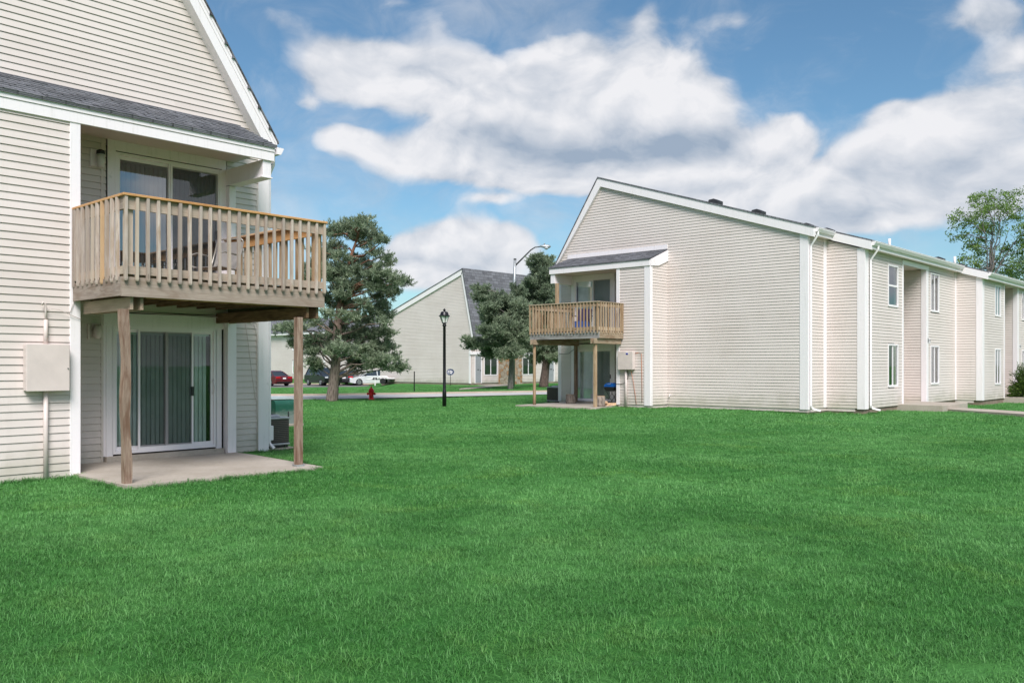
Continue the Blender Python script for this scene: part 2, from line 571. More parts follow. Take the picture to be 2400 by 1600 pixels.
# ------------------------------------------------------------------ wall planes
class Pl:
    """a vertical plane: a = coordinate along it, off = distance outwards"""
    def __init__(self, axis, c, sgn):
        self.axis, self.c, self.s = axis, c, sgn

    def P(self, a, z, off=0.0):
        return (a, self.c+self.s*off, z) if self.axis == 'Y' else (self.c+self.s*off, a, z)

    def box(self, mb, a0, a1, z0, z1, o0, o1, bev=0.0):
        if self.axis == 'Y':
            mb.box(a0, a1, self.c+self.s*o0, self.c+self.s*o1, z0, z1, bev)
        else:
            mb.box(self.c+self.s*o0, self.c+self.s*o1, a0, a1, z0, z1, bev)

    def siding(self, mb, poly, holes=(), zb=0.0, e=.1016, p0=.010, p1=.023):
        zs = [z for a, z in poly]
        zmin, zmax = min(zs), max(zs)

        def iv(z):
            xs = []
            n = len(poly)
            for i in range(n):
                (a, za), (b, zb_) = poly[i], poly[(i+1) % n]
                if za == zb_: continue
                if min(za, zb_) <= z <= max(za, zb_):
                    xs.append(a+(b-a)*(z-za)/(zb_-za))
            return (min(xs), max(xs)) if len(xs) >= 2 else None
        z = zb
        while z < zmax-1e-4:
            z0, z1 = max(z, zmin), min(z+e, zmax)
            if z1-z0 > .004:
                lo, hi = iv(z0+1e-4), iv(z1-1e-4)
                if lo and hi:
                    segs = [(lo[0], lo[1], hi[0], hi[1])]
                    zm = (z0+z1)/2
                    for (h0, h1, hz0, hz1) in holes:
                        if not (hz0 < zm < hz1): continue
                        ns = []
                        for (l0, l1, u0, u1) in segs:
                            if l0 < h0: ns.append((l0, min(l1, h0), u0, min(u1, h0)))
                            if l1 > h1: ns.append((max(l0, h1), l1, max(u0, h1), u1))
                        segs = ns
                    for (l0, l1, u0, u1) in segs:
                        if l1-l0 < .004: continue
                        zm2 = z0+(z1-z0)*.91
                        um0, um1 = l0+(u0-l0)*.91, l1+(u1-l1)*.91
                        mb.poly([self.P(l0, z0, p1), self.P(l1, z0, p1), self.P(um1, zm2, p0), self.P(um0, zm2, p0)])
                        mb.poly([self.P(um0, zm2, p0), self.P(um1, zm2, p0), self.P(um1, zm2, .001), self.P(um0, zm2, .001)])
                        mb.poly([self.P(um0, zm2, .001), self.P(um1, zm2, .001), self.P(u1, z1, .001), self.P(u0, z1, .001)])
                        mb.poly([self.P(l0, z0, .0), self.P(l1, z0, .0), self.P(l1, z0, p1), self.P(l0, z0, p1)])
            z += e

    def rails(self, mb, pts, w, o0, o1):
        pass


def blinds(pl, a0, a1, z0, z1, off, mat_, parent, w=.088, open_=.35, seed=1):
    r = random.Random(seed)
    mb = MB()
    a = a0+.02
    while a < a1-.02:
        th = open_+r.uniform(-.14, .14)
        da, do = w*.5*math.cos(th), w*.5*math.sin(th)
        cu = .016
        mid0, mid1 = pl.P(a-cu, z0, off+cu*.3), pl.P(a-cu, z1, off+cu*.3)
        mb.poly([pl.P(a-da, z0, off-do), mid0, mid1, pl.P(a-da, z1, off-do)])
        mb.poly([mid0, pl.P(a+da, z0, off+do), pl.P(a+da, z1, off+do), mid1])
        a += w*.84
    pl.box(mb, a0, a1, z1, z1+.05, off-.03, off+.03)
    return mb.build('blinds', mat_, parent, recalc=False)


def sliding_door(root, pl, a0, a1, z0, z1, mid, style, handle_side, bl=None, seed=0, screen=None, gm=None):
    """frame with two panels, glass, blinds behind it and the dark room beyond"""
    f = MB()
    fw = .045
    pl.box(f, a0-fw, a0, z0-fw, z1+fw, -.06, .03)
    pl.box(f, a1, a1+fw, z0-fw, z1+fw, -.06, .03)
    pl.box(f, a0, a1, z1, z1+fw, -.06, .028)
    pl.box(f, a0, a1, z0-fw, z0, -.06, .035)
    door = f.build('sliding_door', M_TRIM2, root)
    # panel stiles
    s = MB()
    for (p0, p1, o) in ((a0, mid+.025, -.045), (mid-.025, a1, -.012)):
        for q in (p0, p1-.045):
            pl.box(s, q, q+.045, z0, z1, o-.015, o+.015)
        pl.box(s, p0+.045, p1-.045, z0, z0+.06, o-.015, o+.015)
        pl.box(s, p0+.045, p1-.045, z1-.05, z1, o-.015, o+.015)
    s.build('panel_frame', M_TRIM2, door)
    for (p0, p1, o) in ((a0+.045, mid-.02, -.045), (mid+.02, a1-.045, -.012)):
        g = MB()
        g.poly([pl.P(p0, z0+.06, o), pl.P(p1, z0+.06, o), pl.P(p1, z1-.05, o), pl.P(p0, z1-.05, o)])
        g.build('glass_pane', gm or M_GLASS, door, recalc=False)
    if screen:
        g = MB()
        g.poly([pl.P(screen[0], z0+.04, .006), pl.P(screen[1], z0+.04, .006), pl.P(screen[1], z1-.03, .006), pl.P(screen[0], z1-.03, .006)])
        sc = g.build('screen', M_SCREEN, door, recalc=False)
        g = MB()
        for q in (screen[0]-.03, screen[1]):
            pl.box(g, q, q+.03, z0, z1, .002, .022)
        pl.box(g, screen[0], screen[1], z0, z0+.04, .002, .022)
        pl.box(g, screen[0], screen[1], z1-.03, z1, .002, .022)
        g.build('screen_frame', M_TRIM2, door)
    blinds(pl, a0+.03, a1-.03, z0+.05, z1-.08, -.11, bl or M_BLIND, door, open_=style, seed=seed)
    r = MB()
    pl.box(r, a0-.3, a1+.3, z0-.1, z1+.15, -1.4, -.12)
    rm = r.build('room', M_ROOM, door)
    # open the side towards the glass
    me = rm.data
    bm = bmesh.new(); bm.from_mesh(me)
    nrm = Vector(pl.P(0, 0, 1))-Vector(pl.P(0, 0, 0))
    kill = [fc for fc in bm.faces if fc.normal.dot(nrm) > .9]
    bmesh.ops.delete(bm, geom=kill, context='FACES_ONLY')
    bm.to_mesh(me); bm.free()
    h = MB()
    hx = handle_side
    pl.box(h, hx-.022, hx+.022, (z0+z1)/2-.12, (z0+z1)/2+.03, .006, .035, .004)
    h.build('door_handle', M_BLACK, door)
    return door


def window(root, pl, a0, a1, z0, z1, kind='slide', seed=0, tone=None):
    f = MB()
    w = .055
    pl.box(f, a0-w, a0, z0-w, z1+w, -.02, .035)
    pl.box(f, a1, a1+w, z0-w, z1+w, -.02, .035)
    pl.box(f, a0, a1, z1, z1+w, -.02, .034)
    pl.box(f, a0, a1, z0-w-.015, z0, -.02, .045)
    m_ = (a0+a1)/2
    if kind == 'slide':
        pl.box(f, m_-.03, m_+.03, z0, z1, -.015, .02)
    else:
        zm = (z0+z1)/2
        pl.box(f, a0, a1, zm-.03, zm+.03, -.015, .02)
    win = f.build('window', M_TRIM2, root)
    parts = ((a0, m_-.03, z0, z1), (m_+.03, a1, z0, z1)) if kind == 'slide' else ((a0, a1, z0, (z0+z1)/2-.03), (a0, a1, (z0+z1)/2+.03, z1))
    for (p, q, u, v) in parts:
        g = MB()
        g.poly([pl.P(p, u, 0), pl.P(q, u, 0), pl.P(q, v, 0), pl.P(p, v, 0)])
        g.build('pane', M_GLASSD, win, recalc=False)
    c = MB()
    r = random.Random(seed)
    n = 14
    d0 = -.10
    for i in range(n):
        u, v = a0+(a1-a0)*i/n, a0+(a1-a0)*(i+1)/n
        k = -.03 if i % 2 else 0
        c.poly([pl.P(u, z0, d0+k), pl.P(v, z0, d0-.03-k), pl.P(v, z1, d0-.03-k), pl.P(u, z1, d0+k)])
    c.build('curtain', tone or M_CURT, win, recalc=False)
    return win


M_CURT = simple('dim curtain', (.16, .17, .16), .8, var=.15)


def soffit_box(root, name, mat_, x0, x1, y0, y1, z0, z1):
    b = MB(); b.box(x0, x1, y0, y1, z0, z1)
    return b.build(name, mat_, root)


def courses(mb, p_low0, p_low1, p_hi0, p_hi1, n, t=.011, r=None, jag=.0):
    """overlapping shingle courses between a low edge and a high edge"""
    A, B, C, D = (Vector(p) for p in (p_low0, p_low1, p_hi0, p_hi1))
    nrm = (B-A).cross(C-A).normalized()
    if nrm.z < 0: nrm = -nrm
    L = (B-A).length
    tabs = max(1, int(L/.17))
    rr = r or random.Random(4)
    for i in range(n):
        u0, u1 = i/n, min(1.0, (i+1.12)/n)
        for k in range(tabs):
            s0, s1 = k/tabs, (k+1)/tabs
            s1 -= .004/L if rr.random() < .5 else 0
            th = t*(1+rr.uniform(-.3, .45))
            dz = rr.uniform(-.06, .06)*jag/n

            def Q(s, u):
                return A.lerp(B, s).lerp(C.lerp(D, s), u)
            a, b, c, d = Q(s0, u0+dz), Q(s1, u0+dz), Q(s1, u1), Q(s0, u1)
            mb.poly([a+nrm*th, b+nrm*th, c+nrm*.002, d+nrm*.002])
            mb.poly([a-nrm*.003, b-nrm*.003, b+nrm*th, a+nrm*th])


# ================================================================== LEFT BUILDING
YM, YB = 13.66, 12.48
LB = empty('apartment_building', (3.5, YM, 0),
           'near beige apartment building with steep gable, timber balcony and ground-floor patio', 'apartment building',
           'two-storey apartment buildings')
pm = Pl('Y', YM, -1)
pb = Pl('Y', YB, -1)
XR = 8.54                      # right corner of the gable wall
XA = 8.62-2.08                 # ridge
ZA = 8.55


def zroof_L(x):
    return 5.36+1.5*(8.62-x) if x > XA else ZA-.33*(XA-x)


mb = MB()
wall_poly = [(-1.6, 0), (XR, 0), (XR, zroof_L(XR)-.05), (XA, ZA-.1), (-1.6, zroof_L(-1.6)-.05)]
pm.siding(mb, wall_poly, holes=[(5.70, 7.70, .02, 2.36), (5.74, 7.76, 2.5, 5.0), (3.44, 4.87, 0, 5.0)])
mb.build('gable_wall', M_SIDE, LB, recalc=False)
mb = MB()
pb.siding(mb, [(3.5, -.02), (4.80, -.02), (4.80, 4.83), (3.5, 4.83)], zb=-.02)
px_ = Pl('X', 4.87, 1)
px_.siding(mb, [(YB+.02, -.02), (YM, -.02), (YM, 4.9), (YB+.02, 4.9)])
Pl('X', 3.5, -1).siding(mb, [(YB, -.02), (YM, -.02), (YM, 4.9), (YB, 4.9)])
mb.build('bay_wall', M_SIDE, LB, recalc=False)
# solid core behind the cladding (kept clear of the door openings)
mb = MB()
mb.box(-1.6, 5.60, YM+.004, YM+6, 0, 5.2)
mb.box(7.82, XR-.02, YM+.004, YM+2, 0, 5.2)
mb.box(5.60, 7.82, YM+1.6, YM+6, 0, 5.2)
mb.box(5.60, 7.82, YM+.05, YM+1.5, 4.98, 5.2)
mb.box(3.52, 4.85, YB+.004, YM, 0, 4.9)
mb.box(8.0, XR-.02, YM+2, YM+26, 0, 5.3)
mb.prism([(-1.6, 5.2), (XR-.02, 5.2), (XR-.02, zroof_L(XR)-.12), (XA, ZA-.16), (-1.6, zroof_L(-1.6)-.12)], 'Y', YM+.006, YM+.3)
mb.build('wall_core', M_BEIGE, LB)
mb = MB()
Pl('X', XR, 1).siding(mb, [(YM+.1, 0), (YM+26, 0), (YM+26, 5.25), (YM+.1, 5.25)])
mb.build('side_wall', M_SIDE, LB, recalc=False)
# corner and opening trim
mb = MB()
pb.box(mb, 4.76, 4.895, -.03, 4.83, .0, .032, .004)
mb.box(4.872, 4.896, YB-.03, YB+.10, -.03, 4.80)
mb.build('corner_trim', M_TRIM, LB)
mb = MB()
pm.box(mb, 8.36, XR+.01, -.02, 5.3, .0, .03, .004)
mb.box(XR, XR+.028, YM-.028, YM+.14, -.02, 5.3)
mb.build('corner_trim', M_TRIM, LB)
mb = MB()
for a in (5.38, 7.88):
    pass
pm.box(mb, 5.665, 5.70, .0, 4.95, 0, .024)
mb.build('j_channel', M_SIDE, LB)
mb = MB()
pm.box(mb, 8.325, 8.36, 0, 4.55, 0, .024)
mb.build('j_channel', M_SIDE, LB)
# white panels round both doors
mb = MB()
pm.box(mb, 5.74, 5.84, .10, 2.30, .0, .03)
pm.box(mb, 5.70, 7.70, 2.10, 2.30, .001, .034)
pm.box(mb, 7.555, 7.66, .10, 2.10, .0, .03)
pm.box(mb, 5.70, 5.74, .10, 2.10, -.02, .02)
mb.build('door_surround', M_TRIM, LB)
mb = MB()
pm.box(mb, 5.76, 5.885, 2.6, 4.80, .0, .03)
pm.box(mb, 5.76, 7.74, 4.80, 4.97, .001, .034)
pm.box(mb, 7.665, 7.74, 2.6, 4.80, .0, .03)
mb.build('door_surround', M_TRIM, LB)
# boxed pilaster right of the doors
mb = MB()
pm.box(mb, 7.70, 7.86, .0, 2.22, .0, .16, .005)
pm.box(mb, 7.66, 7.93, 2.22, 2.36, .0, .19, .004)
mb.build('pilaster', M_TRIM, LB)
mb = MB()
pm.box(mb, 7.74, 7.86, 2.66, 4.52, .0, .14, .004)
mb.build('pilaster', M_TRIM, LB)
# threshold step
mb = MB()
pm.box(mb, 5.72, 7.68, -.02, .10, -.1, .09, .008)
mb.build('door_step', M_CONC, LB)
sliding_door(LB, pm, 5.88, 7.52, .17, 2.06, 6.72, 1.0, 7.14, M_BLIND, 3, screen=(6.27, 7.13))
sliding_door(LB, pm, 5.93, 7.62, 2.72, 4.74, 6.77, .95, 7.60, M_BLINDG, 8, screen=(6.80, 7.60), gm=M_GLASSR)
# C-shaped pull on the lower door
mb = MB()
mb.tube([(7.50, YM-.02, 1.02), (7.50, YM-.07, 1.05), (7.50, YM-.085, 1.13), (7.50, YM-.07, 1.21), (7.50, YM-.02, 1.24)], .009, 6)
mb.build('door_handle', M_TRIM2, LB, label='white C-shaped pull handle')
# soffit, fascia, shed roof
mb = MB(); mb.box(3.5, 7.9, YB+.03, YM-.002, 4.955, 4.985); mb.build('soffit', M_SOFF, LB)
mb = MB()
mb.box(3.42, 7.92, YB-.045, YB-.01, 4.79, 4.935, .004)
mb.box(3.42, 7.92, YB-.058, YB-.01, 4.937, 5.03, .004)
mb.box(3.42, 7.92, YB-.01, YB+.03, 4.80, 5.0)
mb.prism([(YB-.01, 4.80), (YB-.01, 5.02), (YM-.02, 5.60), (YM-.02, 4.985), (YB+.05, 4.985), (YB+.05, 4.80)], 'X', 7.88, 7.915)
mb.build('fascia', M_TRIM, LB)
mb = MB()
mb.box(7.73, 7.88, YB-.012, YM-.03, 4.53, 4.80, .005)
mb.box(7.70, 7.90, YB-.02, YM-.2, 4.515, 4.532)
mb.build('box_beam', M_TRIM, LB)
mb = MB()
rr = random.Random(5)
courses(mb, (3.40, YB-.085, 5.035), (7.95, YB-.085, 5.035), (3.40, YM-.005, 5.62), (7.95, YM-.005, 5.62), 9, .013, rr, .6)
mb.box(3.40, 7.95, YB-.085, YB-.03, 5.018, 5.032)
mb.prism([(YB-.08, 5.0), (YB-.08, 5.03), (YM-.01, 5.61), (YM-.01, 5.58)], 'X', 3.42, 7.93)
mb.build('canopy_roof', M_SHX, LB)
# main roof, rake boards
YO = 13.42


def rake(mb, off, w, y0, y1, lowx=8.62, leftx=-1.75):
    """band parallel to the steep and the gentle slope, off below the roof line"""
    s1, s2 = 1.5, .33
    o1, o2 = off*math.sqrt(1+s1*s1), off*math.sqrt(1+s2*s2)
    w1, w2 = (off+w)*math.sqrt(1+s1*s1), (off+w)*math.sqrt(1+s2*s2)

    def zz(x, a, b):
        return min(5.36+1.5*(8.62-x)-a, ZA+.03-.33*(XA-x)-b)
    # intersection x of the two offset lines
    def xi(a, b):
        return (5.36+1.5*8.62-a-ZA-.03+b+.33*XA)/(1.5+.33)
    xa, xb = xi(o1, o2), xi(w1, w2)
    mb.prism([(lowx, 5.36+1.5*(8.62-lowx)-o1), (xa, zz(xa, o1, o2)), (xb, zz(xb, w1, w2)), (lowx, 5.36+1.5*(8.62-lowx)-w1)], 'Y', y0, y1)
    mb.prism([(xa, zz(xa, o1, o2)), (leftx, zz(leftx, o1, o2)), (leftx, zz(leftx, w1, w2)), (xb, zz(xb, w1, w2))], 'Y', y0, y1)


mb = MB(); rake(mb, .03, .20, YO+.02, YM+.02, lowx=8.56); mb.build('rake_board', M_TRIM, LB)
mb = MB(); rake(mb, .0, .035, YO-.005, YM+.02, lowx=8.60); rake(mb, .035, .05, YO+.008, YO+.02, lowx=8.58); mb.build('rake_trim', M_TRIM2, LB)
mb = MB()
rr = random.Random(9)
rake(mb, -.022, .02, YO-.03, YM+26)
for i in range(9):                      # a few shingle corners showing past the rake
    x = 8.50-i*.22-rr.uniform(0, .1)
    z = 5.36+1.5*(8.62-x)
    mb.box(x-.03, x+.010, YO-.035, YO+.3, z-.02, z+.022)
mb.build('roof', M_SHY, LB)
# gutter and downspout on the far side
mb = MB()
mb.prism([(8.60, 5.19), (8.68, 5.19), (8.74, 5.30), (8.725, 5.31), (8.60, 5.31)], 'Y', YO, YM+26)
mb.build('gutter', M_TRIM2, LB)
mb = MB()
mb.tube([(8.66, YM-.02, 5.2), (8.66, YM-.02, 5.05), (8.60, YM+.02, 4.86), (8.60, YM+.02, .12), (8.66, YM-.05, .02)], .036, 4, smooth=False)
mb.build('downspout', M_TRIM2, LB)
# wall lamps
mb = MB()
pm.box(mb, 5.50, 5.60, 4.50, 4.76, .015, .045, .006)
lamp = mb.build('wall_lamp', M_TRIM, LB)
mb = MB(); mb.tube([(5.62, YM-.03, 4.70), (5.62, YM-.10, 4.72), (5.62, YM-.11, 4.70)], .02, 8); mb.lathe([(.045, 0), (.062, .0), (.062, .05), (.03, .07)], (5.62, YM-.12, 4.68), 14); mb.build('lamp_cap', M_BLACK, lamp)
mb = MB(); mb.lathe([(.03, -.20), (.05, -.19), (.058, 0)], (5.62, YM-.12, 4.68), 14); mb.build('lamp_shade', M_LAMPW, lamp)
mb = MB()
pm.box(mb, 5.46, 5.50, 1.89, 2.12, .015, .04, .006)
lamp = mb.build('wall_lamp', M_BEIGE, LB)
mb = MB()
vs = []
for k in range(13):
    a = -math.pi/2+math.pi*k/12
    vs.append((5.58+.035*math.cos(a), YM-.06-.03*math.cos(a)))
mb.lathe([(.02, 0), (.055, .03), (.062, .11), (.055, .19), (.02, .22)], (5.585, YM-.085, 1.895), 14)
mb.build('lamp_shade', M_BEIGE, lamp)

# ---- balcony (part of the building)
YF = 10.90
BX0, BX1 = 4.81, 7.79
mb = MB()                                   # rim boards + joists + deck boards
mb.box(BX0-.02, BX1+.02, YF+.02, YF+.06, 2.355, 2.60)
bal = mb.build('balcony', M_WX, LB)
mb = MB()
mb.box(BX0-.018, BX0+.022, YF+.06, YB-.04, 2.365, 2.60)
mb.build('side_rim_board', M_WY, bal)
mb = MB()
mb.box(BX1-.022, BX1+.018, YF+.06, YM-.03, 2.365, 2.60)
mb.build('side_rim_board', M_WY, bal)
mb = MB()
for i in range(21):
    y = YF+.07+i*.127
    if y < YM-.14:
        mb.box(BX0+.025 if y < YB-.1 else 4.93, BX1-.025, y, y+.118, 2.60, 2.632)
mb.build('deck_board', M_BRX, bal)
mb = MB()
for i in range(8):
    x = 5.15+i*.34
    mb.box(x, x+.038, YF+.12, YM-.06, 2.42, 2.598)
mb.build('joist', M_BRY, bal)
mb = MB(); mb.box(5.12, 7.52, YF+.07, YF+.108, 2.345, 2.42); mb.build('ledger', M_ORX, bal, label='pale new timber strip under the rim board')
for (xa, xb, yw) in ((4.93, 5.06, YB-.04), (7.55, 7.72, YM-.04)):
    for x in (xa, xb):
        mb = MB()
        mb.box(x, x+.04, YF+.10, yw, 2.195, 2.36, .003)
        mb.build('beam', M_POSTY if xa < 5 else M_BRY, bal)
mb = MB()
mb.box(4.80, 4.895, 10.92, 11.015, -.02, 2.19)
for v in range(len(mb.v)): pass
# slightly twisted, weathered post
p1 = MB()
n = 14
for i in range(n):
    z0, z1 = -.02+2.215*i/n, -.02+2.215*(i+1)/n
    def ring(z):
        t = z/2.2
        cx, cy = 4.845+.035*(1-t)-.01+.008*math.sin(z*5), 10.965+.01*math.sin(z*3.1)
        h = .046+.004*math.sin(z*7)
        an = .10*math.sin(t*1.6)
        return [(cx+h*(math.cos(an)*a-math.sin(an)*b), cy+h*(math.sin(an)*a+math.cos(an)*b), z) for a, b in ((-1, -1), (1, -1), (1, 1), (-1, 1))]
    A, B = ring(z0), ring(z1)
    for k in range(4):
        p1.poly([A[k], A[(k+1) % 4], B[(k+1) % 4], B[k]])
p1.build('post', M_POST, bal, recalc=False, label='reddish split post at the near corner')
mb = MB()
mb.box(7.34, 7.435, 10.92, 11.02, .03, 2.195, .004)
mb.build('post', M_POST, bal)
mb = MB(); mb.box(7.325, 7.45, 10.905, 11.035, .0, .05); mb.build('post_base', M_ALU, bal)
# railing
ZR = 3.60
mb = MB(); mb.box(BX0, BX1, YF+.005, YF+.043, 3.44, 3.595); mb.build('top_rail', M_WX, bal)
mb = MB(); mb.box(BX0, BX1, YF+.005, YF+.043, 2.632, 2.735); mb.build('bottom_rail', M_WX, bal)
mb = MB(); mb.box(BX0, BX0+.038, YF+.043, YB-.04, 3.44, 3.595); mb.build('top_rail', M_WY, bal)
mb = MB(); mb.box(BX0, BX0+.038, YF+.043, YB-.04, 2.632, 2.735); mb.build('bottom_rail', M_WY, bal)
mb = MB(); mb.box(BX1-.038, BX1, YF+.043, YM-.03, 3.44, 3.595); mb.build('top_rail', M_ORY, bal)
mb = MB(); mb.box(BX1-.038, BX1, YF+.043, YM-.03, 2.632, 2.735); mb.build('bottom_rail', M_WY, bal)
mb = MB(); mb.box(BX0-.03, BX1+.035, YF-.045, YF+.08, 3.598, 3.632, .006); mb.build('rail_cap', M_ORX, bal)
mb = MB(); mb.box(BX0-.03, BX0+.09, YF+.082, YB-.035, 3.598, 3.632, .006); mb.build('rail_cap', M_ORY, bal)
mb = MB(); mb.box(BX1-.09, BX1+.035, YF+.082, YM-.03, 3.598, 3.632, .006); mb.build('rail_cap', M_ORY, bal)
for (x, y, m_) in ((BX0+.085, YF+.09, M_WZ), (BX1-.085, YF+.09, M_ORZ), (BX0+.02, YB-.09, M_WZ)):
    mb = MB(); mb.box(x-.045, x+.045, y-.045, y+.045, 2.63, 3.598); mb.build('rail_post', m_, bal)
rr = random.Random(21)


def baluster(x, y, dx, dy, z0, z1, m_, par, s=.019):
    mb = MB()
    w = s*(1+rr.uniform(-.08, .08))
    lean, lean2 = rr.uniform(-.008, .008), rr.uniform(-.004, .004)
    z0 += rr.uniform(-.012, .012)
    vs = []
    for z, l in ((z0, 0), (z0+.02, 0), (z1, 1)):
        for a, b in ((-1, -1), (1, -1), (1, 1), (-1, 1)):
            ww = w*(.75 if z == z0 else 1)
            vs.append((x+a*ww+dx*l*lean+dy*l*lean2, y+b*ww+dy*l*lean+dx*l*lean2, z))
    fs = [(3, 2, 1, 0), (8, 9, 10, 11)]
    for i in range(2):
        for k in range(4):
            fs.append((i*4+k, i*4+(k+1) % 4, (i+1)*4+(k+1) % 4, (i+1)*4+k))
    mb.mesh(vs, fs)
    return mb.build('baluster', m_, par)


for i in range(22):
    baluster(BX0+.01+(BX1-BX0-.02)*i/21, YF-.016, 1, 0, 2.55, 3.597, M_WZ, bal)
for i in range(1, 11):
    y = YF+.0+.15*i
    o = baluster(BX0-.02, y, 0, 1, 2.55, 3.597, M_ORZ if i == 4 else M_WZ, bal)
    if i == 4: o['label'] = 'single fresh orange replacement baluster'
for i in range(1, 19):
    baluster(BX1+.02, YF+.148*i, 0, 1, 2.55, 3.597, M_TNZ, bal)

# ================================================================== RIGHT BUILDING
XG, XB = 26.90, 25.81
RB = empty('apartment_building', (XG, 16.5, 0),
           'long beige apartment building on the right with small timber balcony and stepped side bays', 'apartment building',
           'two-storey apartment buildings')
pg = Pl('X', XG, -1)
pq = Pl('X', XB, -1)
YRA, ZRA = 20.05, 8.52          # ridge
YL = 22.10                       # steep side eave line
Y1, Y2, Y3 = 11.86, 10.61, 9.66
X1, X2, X3, X4 = 28.32, 38.01, 48.0, 58.0


def zr(y):
    return ZRA-.325*(YRA-y) if y < YRA else ZRA-1.50*(y-YRA)


mb = MB()
pg.siding(mb, [(Y1, .11), (YL-.05, .11), (YL-.05, zr(YL-.05)), (YRA, ZRA-.05), (Y1, zr(Y1)-.05)], zb=.11,
          holes=[(19.3, 21.42, .12, 2.36), (19.3, 21.42, 2.5, 5.0), (17.1, 18.40, 0, 5.4)])
mb.build('gable_wall', M_SIDE, RB, recalc=False)
mb = MB()
pq.siding(mb, [(17.15, .11), (18.36, .11), (18.36, 4.96), (17.15, 4.96)], zb=.11)
Pl('Y', 17.05, -1).siding(mb, [(XB+.06, .11), (XG, .11), (XG, 5.40), (XB+.06, 4.98)], zb=.11)
Pl('Y', 18.44, 1).siding(mb, [(XB+.06, .11), (XG, .11), (XG, 4.95), (XB+.06, 4.95)], zb=.11)
mb.build('bay_wall', M_SIDE, RB, recalc=False)
# stepped long side
p1_, p2_, p3_, p4_ = (Pl('Y', y, -1) for y in (Y1, Y2, Y3, 8.7))
RX = (31.90, 34.34)              # entry recess of the second bay
RX3 = (41.40, 43.55)
mb = MB(); p1_.siding(mb, [(XG+.02, .11), (X1, .11), (X1, 5.62), (XG+.02, 5.62)], zb=.11); mb.build('side_wall', M_SIDE, RB, recalc=False)
mb = MB(); Pl('X', X1, -1).siding(mb, [(Y2+.03, .11), (Y1, .11), (Y1, 5.60), (Y2+.03, 5.20)], zb=.11); mb.build('side_wall', M_SIDE, RB, recalc=False)
mb = MB()
w2h = [(30.36, 31.34, 3.48, 4.90), (30.38, 31.34, .76, 2.22), (34.80, 35.82, 3.50, 4.96), (34.80, 35.82, .78, 2.24)]
p2_.siding(mb, [(X1+.25, .11), (X2, .11), (X2, 5.22), (X1+.25, 5.22)], zb=.11, holes=w2h+[(RX[0], RX[1], 0, 5.02)])
mb.build('side_wall', M_SIDE, RB, recalc=False)
mb = MB()
Pl('X', RX[1], -1).siding(mb, [(Y2+.14, .11), (Y2+1.6, .11), (Y2+1.6, 5.02), (Y2+.14, 5.02)], zb=.11)
Pl('Y', Y2+1.55, -1).siding(mb, [(RX[0], .11), (RX[1], .11), (RX[1], 5.02), (RX[0], 5.02)], zb=.11)
mb.build('recess_wall', M_SIDE, RB, recalc=False)
mb = MB(); Pl('X', X2, -1).siding(mb, [(Y3+.03, .11), (Y2, .11), (Y2, 5.22), (Y3+.03, 4.94)], zb=.11); mb.build('side_wall', M_SIDE, RB, recalc=False)
mb = MB()
w3h = [(39.85, 40.75, 3.50, 4.78), (39.85, 40.75, .70, 2.18), (44.30, 45.3, 3.50, 4.78), (44.30, 45.3, .70, 2.18)]
p3_.siding(mb, [(X2+.22, .11), (X3, .11), (X3, 5.0), (X2+.22, 5.0)], zb=.11, holes=w3h+[(RX3[0], RX3[1], 0, 4.86)])
mb.build('side_wall', M_SIDE, RB, recalc=False)
mb = MB()
Pl('X', RX3[1], -1).siding(mb, [(Y3+.14, .11), (Y3+1.6, .11), (Y3+1.6, 4.86), (Y3+.14, 4.86)], zb=.11)
Pl('Y', Y3+1.55, -1).siding(mb, [(RX3[0], .11), (RX3[1], .11), (RX3[1], 4.86), (RX3[0], 4.86)], zb=.11)
mb.build('recess_wall', M_SIDE, RB, recalc=False)
mb = MB(); Pl('X', X3, -1).siding(mb, [(8.73, .11), (Y3, .11), (Y3, 4.9), (8.73, 4.6)], zb=.11)
p4_.siding(mb, [(X3+.2, .11), (X4, .11), (X4, 4.75), (X3+.2, 4.75)], zb=.11); mb.build('side_wall', M_SIDE, RB, recalc=False)
# core
mb = MB()
g0 = XG+.004
mb.prism([(Y1+.004, .0), (YL-.06, .0), (YL-.06, zr(YL-.06)-.12), (YRA, ZRA-.16), (Y1+.004, zr(Y1)-.14)], 'X', XG+1.5, X1)
mb.prism([(Y1+.004, .0), (19.2, .0), (19.2, zr(19.2)-.14), (Y1+.004, zr(Y1)-.14)], 'X', g0, XG+1.5)
mb.prism([(19.2, 5.05), (YL-.06, 5.05), (YL-.06, zr(YL-.06)-.12), (YRA, ZRA-.16), (19.2, zr(19.2)-.14)], 'X', g0, XG+1.5)
mb.box(g0, XG+1.5, 21.5, YL-.07, 0, 5.0)
for (xa, xb, yy, rc) in ((X1+.004, X2-.004, Y2, RX), (X2, X3-.004, Y3, RX3), (X3, X4, 8.7, None)):
    if rc:
        mb.prism([(yy+.3, .0), (14, .0), (14, zr(14)-.14), (yy+.3, zr(yy)-.2)], 'X', xa, rc[0])
        mb.prism([(yy+.3, .0), (14, .0), (14, zr(14)-.14), (yy+.3, zr(yy)-.2)], 'X', rc[1], xb)
        mb.prism([(yy+1.57, .0), (14, .0), (14, zr(14)-.14), (yy+1.57, zr(yy+1.57)-.2)], 'X', rc[0], rc[1])
        mb.box(rc[0], rc[1], yy+.03, yy+1.57, 4.88 if yy < 10 else 5.04, 5.06 if yy < 10 else 5.2)
    else:
        mb.prism([(yy+.01, .0), (14, .0), (14, zr(14)-.14), (yy+.01, zr(yy)-.2)], 'X', xa, xb)
mb.prism([(14, .0), (YL-.06, .0), (YL-.06, zr(YL-.06)-.12), (YRA, ZRA-.16), (14, zr(14)-.14)], 'X', X1, X4)
